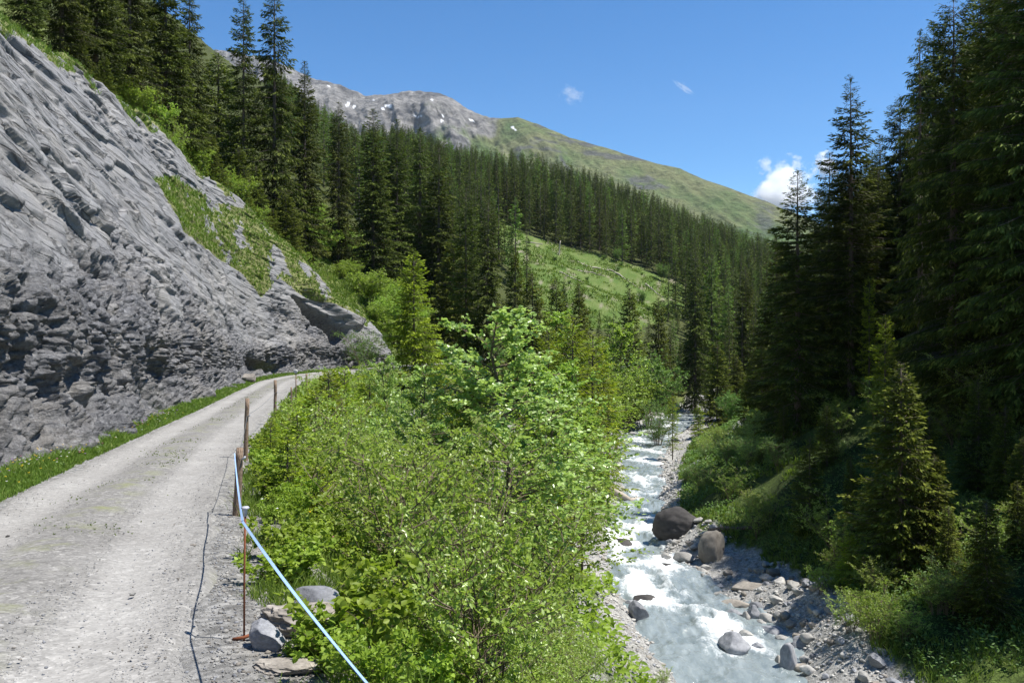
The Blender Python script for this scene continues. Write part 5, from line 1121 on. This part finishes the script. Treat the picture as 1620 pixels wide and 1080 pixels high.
# ------------------------------------------------------------------ fence
def post(px, d, top, rad, lean, lab, name='fence_post'):
    x = (px - 810) / F * d; z = gz(x, d); h = (500 - top) / F * d - z
    e = empty(name, (x, d, z), lab, 'post', 'posts of the track fence')
    s = np.linspace(0, 1, 9); rr = np.random.default_rng(int(px)); P = np.stack([lean * s * h + rr.normal(0, .004, 9), rr.normal(0, .004, 9), -.3 + (h + .3) * s], -1)
    V, Fs = tube(P, rad * (1.05 - .12 * s) * (1 + rr.normal(0, .03, 9)), 10); mb = MB(); mb.add(V, Fs); link(bpy.data.objects.new('shaft', mb.data('shaft', [M['post']], True)), e)
    return e, np.array([x + lean * h, d, z + h]), h
def insulator(e, h, lean, z):
    V, Fs = tube(np.array([[lean * z + .03, -.02, z - .02], [lean * z + .075, -.03, z], [lean * z + .085, -.03, z + .02]]), [.012, .016, .010], 6); mb = MB(); mb.add(V, Fs); link(bpy.data.objects.new('insulator', mb.data('insulator', [M['plastic_grey']], True)), e)
P1, t1, h1 = post(372, 9.8, 708, .047, .07, 'stout weathered post where the blue tape is tied, first of the fence'); insulator(P1, h1, .07, h1 - .12)
P2, t2, h2 = post(388, 16.5, 630, .045, .03, 'tall thin weathered post behind the tape post'); insulator(P2, h2, .03, h2 - .35)
P3, t3, h3 = post(435, 26, 601, .05, .005, 'grey straight post in the middle of the fence line'); insulator(P3, h3, .005, h3 - .4)
P4, t4, h4 = post(461, 33, 612, .035, .0, 'short thin post between the grey post and the capped pole')
P6, t6, h6 = post(485, 48, 591, .06, .0, 'dark post at the crest of the track')
P7, t7, h7 = post(608, 84, 574, .06, .0, 'tiny post on the far bend of the track')
P8, t8, h8 = post(626, 86, 574, .06, .0, 'tiny post at the end of the far bend, just before the yellow green spruce')
d = 36; x = (468 - 810) / F * d; z = gz(x, d); e = empty('snow_pole', (x, d, z), 'thin pole with a round whitish plate on top beside the fence', 'pole'); hh = (500 - 588) / F * d - z
mb = MB(); mb.add(*tube(np.array([[0, 0, -.2], [.01, 0, hh * .5], [.0, 0, hh]]), [.028, .026, .024], 8)); link(bpy.data.objects.new('shaft', mb.data('shaft', [M['post']], True)), e)
mb = MB(); mb.add(*tube(np.array([[0, -.05, hh + .02], [0, -.035, hh + .02], [0, -.0, hh + .02], [0, .03, hh + .02]]), [.07, .095, .095, .07], 16)); link(bpy.data.objects.new('plate', mb.data('plate', [M['white_paint']], False)), e)
# rusty rod with foot bar and grey cap
def rod(px, d, top, lab):
    x = (px - 810) / F * d; z = gz(x, d); h = (500 - top) / F * d - z
    e = empty('fence_rod', (x, d, z), lab, 'rod', 'rusty rods carrying the blue tape')
    mb = MB(); mb.add(*tube(np.array([[0, 0, -.2], [.002, 0, h * .5], [.008, 0, h - .02]]), .0065, 8)); link(bpy.data.objects.new('shaft', mb.data('rod shaft', [M['rust']], True)), e)
    mb = MB(); mb.add(*tube(np.array([[-.065, -.012, .012], [0, -.008, .022], [.055, .02, .035]]), .011, 7)); link(bpy.data.objects.new('foot_bar', mb.data('rod foot', [M['rust']], True)), e)
    mb = MB(); mb.add(*tube(np.array([[.008, 0, h - .05], [.008, 0, h - .012], [.008, 0, h], [.008, 0, h + .008]]), [.012, .014, .026, .020], 12)); link(bpy.data.objects.new('cap', mb.data('rod cap', [M['plastic_grey']], True)), e)
    return np.array([x, d, z + h])
r1 = rod(386, 4.9, 803, 'rusty iron rod with grey cap carrying the blue tape above the square stone')
r2 = rod(950, 1.15, 1420, 'rusty iron rod past the lower picture edge holding the end of the tape')
# woven tape
def ribbon(pts, w):
    P = np.concatenate([np.linspace(a, b, 40)[:-1] for a, b in zip(pts[:-1], pts[1:])] + [pts[-1:]]); n = len(P)
    for k, (a, b) in enumerate(zip(pts[:-1], pts[1:])): P[k * 39:(k + 1) * 39, 2] -= .05 * np.linalg.norm(b - a) / 5 * np.sin(np.linspace(0, np.pi, 40)[:-1])
    T = norm(np.gradient(P, axis=0)); S = norm(np.cross(T, [0, 0, 1.0])); U = np.cross(S, T); an = np.linspace(0, 7.5, n)[:, None] + 1.0
    W = S * 0.95 + U * (0.55 * np.sin(an)); W = norm(W) * w * .5; Nn = norm(np.cross(W, T)) * .0012
    k = 7; u = np.linspace(-1, 1, k)
    A = P[:, None] + W[:, None] * u[None, :, None] + Nn[:, None]; Bk = A - 2 * Nn[:, None]
    V = np.concatenate([A.reshape(-1, 3), Bk.reshape(-1, 3)]); Fq = grid_faces(n, k); strip = np.tile(np.array([0, 1, 0, 0, 1, 0]), n - 1)
    return V, np.concatenate([Fq, Fq[:, ::-1] + n * k]), np.concatenate([strip, strip])
tb = NT('blue tape'); c0 = tb.n('ShaderNodeTexCoord').outputs['Object']; tb_c = tb.mix(tb.ramp(tb.noise(tb.mapping(c0, (30, 90, 30)), 6, 2), [(.45, 0.0), (.55, 1.0)]), (.10, .28, .70), (.30, .46, .74)); M['tape_blue'] = tb.done(tb.bsdf(tb_c, .45))
tb = NT('white tape'); c0 = tb.n('ShaderNodeTexCoord').outputs['Object']; tb_c = tb.mix(tb.ramp(tb.noise(tb.mapping(c0, (30, 90, 30)), 6, 2), [(.5, 0.0), (.6, 1.0)]), (.42, .54, .72), (.20, .38, .70)); M['tape_white'] = tb.done(tb.bsdf(tb_c, .45))
a1 = t1 + np.array([-.05, -.045, -.06])
V, Fq, st = ribbon(np.array([a1, r1 + np.array([-.005, -.012, -.08]), r2 + np.array([0, 0, -.08])]), .014)
o = obj('fence_tape', mesh_data('fence_tape', V, [Fq], [M['tape_white'], M['tape_blue']], st)); o['label'] = 'blue and white woven fence tape running down from the first post'; o['category'] = 'tape'
wires = [(t1 + [0, -.04, -.08], t2 + [0, .0, -.35]), (t2 + [0, 0, -.35], t3 + [0, 0, -.4]), (t3 + [0, 0, -.4], t4 + [0, 0, -.1]), (t4 + [0, 0, -.1], t6 + [0, 0, -.15])]
WL = ['thin wire from the tape post to the tall thin post', 'thin wire from the tall thin post to the grey post', 'thin wire from the grey post to the short thin post', 'thin wire from the short thin post to the dark crest post']
for (a, b), lab in zip(wires, WL):
    s = np.linspace(0, 1, 12)[:, None]; P = np.asarray(a) + (np.asarray(b) - np.asarray(a)) * s; P[:, 2] -= .06 * np.sin(np.pi * s[:, 0])
    mb = MB(); mb.add(*tube(P, .004, 5)); o = obj('fence_wire', mb.data('fence_wire', [M['wire']])); o['label'] = lab; o['category'] = 'wire'; o['group'] = 'wires of the track fence'

def march(px, py):
    dd = np.arange(120, 420, .5); q = 500 - F * ground_z((px - 810) / F * dd, dd) / dd; k = np.nonzero(q <= py)[0]
    return float(dd[k[0]]) if len(k) else 200.0
# ------------------------------------------------------------------ dead wood
def log(px, py, ln, rad, ang, tilt, lab, d=None, name='fallen_log', branches=5, cat='log', dz=0.0, mat='deadwood'):
    if d is None:
        d = march(px, py)
    x = (px - 810) / F * d; z = gz(x, d); c, s = math.cos(ang) * math.cos(tilt), math.sin(ang) * math.cos(tilt); k = np.linspace(-.5, .5, 9)[:, None]
    D = np.array([[c, s, math.sin(tilt)]]); xe = x + D[0, 0] * ln * k[:, 0]; ye = d + D[0, 1] * ln * k[:, 0]
    P = D * ln * k
    if tilt < 1: P[:, 2] = ground_z(xe, ye) - z + rad * .7 + dz
    rr = np.random.default_rng(int(px * 7)); P = P + rr.normal(0, .012 * ln * .3, P.shape) * np.array([1, 1, .3])
    mb = MB(); mb.add(*tube(P, rad * np.linspace(1.1, .5, 9), 7))
    for i in range(branches):
        q = P[rr.integers(1, 9)]; dv = norm(rr.normal(0, 1, 3) + np.array([0, 0, .8])); mb.add(*tube(np.stack([q, q + dv * ln * .06, q + dv * ln * .11 + rr.normal(0, .02 * ln, 3)]), [rad * .35, rad * .22, rad * .08], 5))
    o = obj(name, mb.data(name, [M[mat]], True), loc=(x, d, z)); o['label'] = lab; o['category'] = cat; return o
log(945, 425, 17, .3, .5, 0, 'long grey log lying across the upper clearing'); log(930, 432, 13, .25, .35, 0, 'grey log lying parallel below the longest one'); log(985, 440, 13, .28, -.9, 0, 'grey log pointing down the slope of the clearing')
log(905, 440, 8, .25, .1, 0, 'short log near the dead snag'); log(1035, 462, 9, .28, -1.0, 0, 'log at the lower end of the clearing'); log(845, 385, 8, .22, .7, 0, 'short log at the top corner of the clearing')
log(884, 404, 10, .3, 0, 1.45, 'bare dead snag standing upright in the clearing', name='dead_snag', cat='snag', branches=9)
log(990, 785, 3.2, .32, .4, .0, 'bleached driftwood stump with roots beside the stream', d=67, name='driftwood', branches=16, cat='driftwood', dz=.4)
log(1160, 872, 3.0, .15, -.5, 0, 'dark fallen trunk on the slope above the brown boulder', d=48.5, branches=8, mat='bark'); log(1285, 940, 2.2, .05, .6, 0, 'thin dead branch at the edge of the gravel bar', d=39, branches=8, mat='bark')
# bare trunks by the stream
for px, d, top, lab in [(905, 40, 640, 'trunk topped by leaves at the stream edge, thinner of the two'), (921, 40, 655, 'straight trunk topped by leaves at the stream edge, thicker of the two')]:
    leafy('birch', px, d, top, lab, 0.9, 'tree', 'leafy_tree')
# stumps and brash dots over the clearing
r = np.random.default_rng(77); k = 0
for i in range(2000):
    y = r.uniform(190, 330); px = r.uniform(800, 1085); x = (px - 810) / F * y; z = gz(x, y)
    if not in_poly(np.array([px]), np.array([500 - F * z / y]), CLEAR)[0]: continue
    shrub('roundbush', x, y, r.uniform(.8, 2.0), 'little dark bush dotted over the grassy clearing', 'shrub', 'shrub', 'small bushes on the clearing', 1.0); k += 1
    if k > 26: break
for px, py, h, lab in [(1048, 445, 6.5, 'round leafy tree at the right end of the clearing'), (1016, 482, 4.5, 'lone bright bush low in the clearing'), (975, 415, 5, 'light leafy bush under the clearing edge spruces')]:
    dd = march(px, py); x = (px - 810) / F * dd
    shrub('roundbush', x, dd, h, lab, 'leafy_tree', 'tree', None, .8)

# ------------------------------------------------------------------ sky, clouds, sun, camera
SUN_EL, SUN_AZ = 65.0, 94.0      # azimuth clockwise from the view direction
w = bpy.data.worlds.new("World"); scene.world = w; w.use_nodes = True; nt = w.node_tree; bg = nt.nodes['Background']
sky = nt.nodes.new('ShaderNodeTexSky'); sky.sky_type = 'NISHITA'; sky.sun_disc = False; sky.sun_elevation = R(SUN_EL); sky.sun_rotation = R(SUN_AZ); sky.altitude = 1800; sky.air_density = 1.0; sky.dust_density = 0.2; sky.ozone_density = 3.0
hs = nt.nodes.new('ShaderNodeHueSaturation'); hs.inputs['Saturation'].default_value = 1.3; nt.links.new(sky.outputs[0], hs.inputs['Color']); nt.links.new(hs.outputs[0], bg.inputs[0]); bg.inputs[1].default_value = 0.095
ld = bpy.data.lights.new('sun', 'SUN'); ld.energy = 4.6; ld.angle = R(0.53); ld.color = (1.0, 0.955, 0.88); lo = bpy.data.objects.new('sun', ld); COL.objects.link(lo)
az, el = R(SUN_AZ), R(SUN_EL); from mathutils import Vector
lo.rotation_euler = Vector((math.sin(az) * math.cos(el), math.cos(az) * math.cos(el), math.sin(el))).to_track_quat('Z', 'Y').to_euler()

def cloud(px, py, d, wpx, hpx, dens, seed, lab, rot=0.0):
    s = d / F; W, H = wpx * s, hpx * s
    bm = bmesh.new(); bmesh.ops.create_icosphere(bm, subdivisions=4, radius=0.5); me = bpy.data.meshes.new('cloud'); bm.to_mesh(me); bm.free()
    t = NT('cloud ' + str(seed)); co = t.n('ShaderNodeTexCoord').outputs['Object']
    ln = t.n('ShaderNodeVectorMath', operation='LENGTH'); t.l(co, ln.inputs[0])
    of = t.n('ShaderNodeVectorMath', operation='ADD'); t.l(co, of.inputs[0]); of.inputs[1].default_value = (seed * 1.7, seed * .3, 0)
    n = t.noise(of.outputs[0], 3.6, 9, 0.66)
    v = t.math('SUBTRACT', t.math('ADD', t.math('MULTIPLY', n, 3.4), -1.05), t.math('MULTIPLY', ln.outputs[1], 2.0)); v = t.math('MULTIPLY', v, 3.0, True)
    pv = t.n('ShaderNodeVolumePrincipled'); pv.inputs['Color'].default_value = (1, 1, 1, 1); pv.inputs['Anisotropy'].default_value = 0.0
    t.l(t.math('MULTIPLY', v, dens / W * 10), pv.inputs['Density']); t.l(pv.outputs[0], t.out.inputs['Volume'])
    me.materials.append(t.m); o = obj('cloud', me, loc=((px - 810) * s, d, (500 - py) * s)); o.scale = (W, W * .8, H); o.rotation_euler[1] = rot; o['label'] = lab; o['category'] = 'cloud'; o['group'] = 'clouds'
cloud(1240, 300, 7000, 130, 120, 1.2, 1, 'white cumulus cloud just above the end of the ridge')
cloud(1305, 262, 7200, 46, 50, 0.7, 2, 'small white cloud puff beside the spruce tops')
cloud(905, 150, 7000, 50, 34, 0.10, 3, 'faint wisp of cloud alone in the blue sky', .4)
cloud(1081, 139, 7000, 46, 3.2, 0.45, 5, 'short white vapour trail high in the sky', R(36))
V = np.array([[x, y, z] for x in (-2600, 2600) for y in (-80, 4200) for z in (-70, 1100)], float)
t = NT('thin mountain air'); pv = t.n('ShaderNodeVolumePrincipled'); pv.inputs['Color'].default_value = (0.80, 0.88, 1.0, 1); pv.inputs['Density'].default_value = 0.00003; pv.inputs['Anisotropy'].default_value = 0.2; t.l(pv.outputs[0], t.out.inputs['Volume'])
obj('haze', mesh_data('haze', V, [np.array([[0, 1, 3, 2], [4, 6, 7, 5], [0, 4, 5, 1], [2, 3, 7, 6], [0, 2, 6, 4], [1, 5, 7, 3]])], [t.m]), kind='stuff', label='thin bluish mountain air')

cam = bpy.data.cameras.new('camera'); cam.sensor_width = 36; cam.lens = 28.0; cam.shift_y = -40 / 1620; cam.clip_end = 60000; cam.clip_start = 0.05
co = bpy.data.objects.new('camera', cam); COL.objects.link(co); co.rotation_euler = (R(90), 0, 0); scene.camera = co
scene.view_settings.view_transform = 'Standard'; scene.view_settings.look = 'None'; scene.view_settings.exposure = 0.88; scene.view_settings.gamma = 1.0
scene.cycles.diffuse_bounces = 3; scene.cycles.transmission_bounces = 3; scene.cycles.glossy_bounces = 2; scene.cycles.volume_bounces = 12; scene.cycles.max_bounces = 14
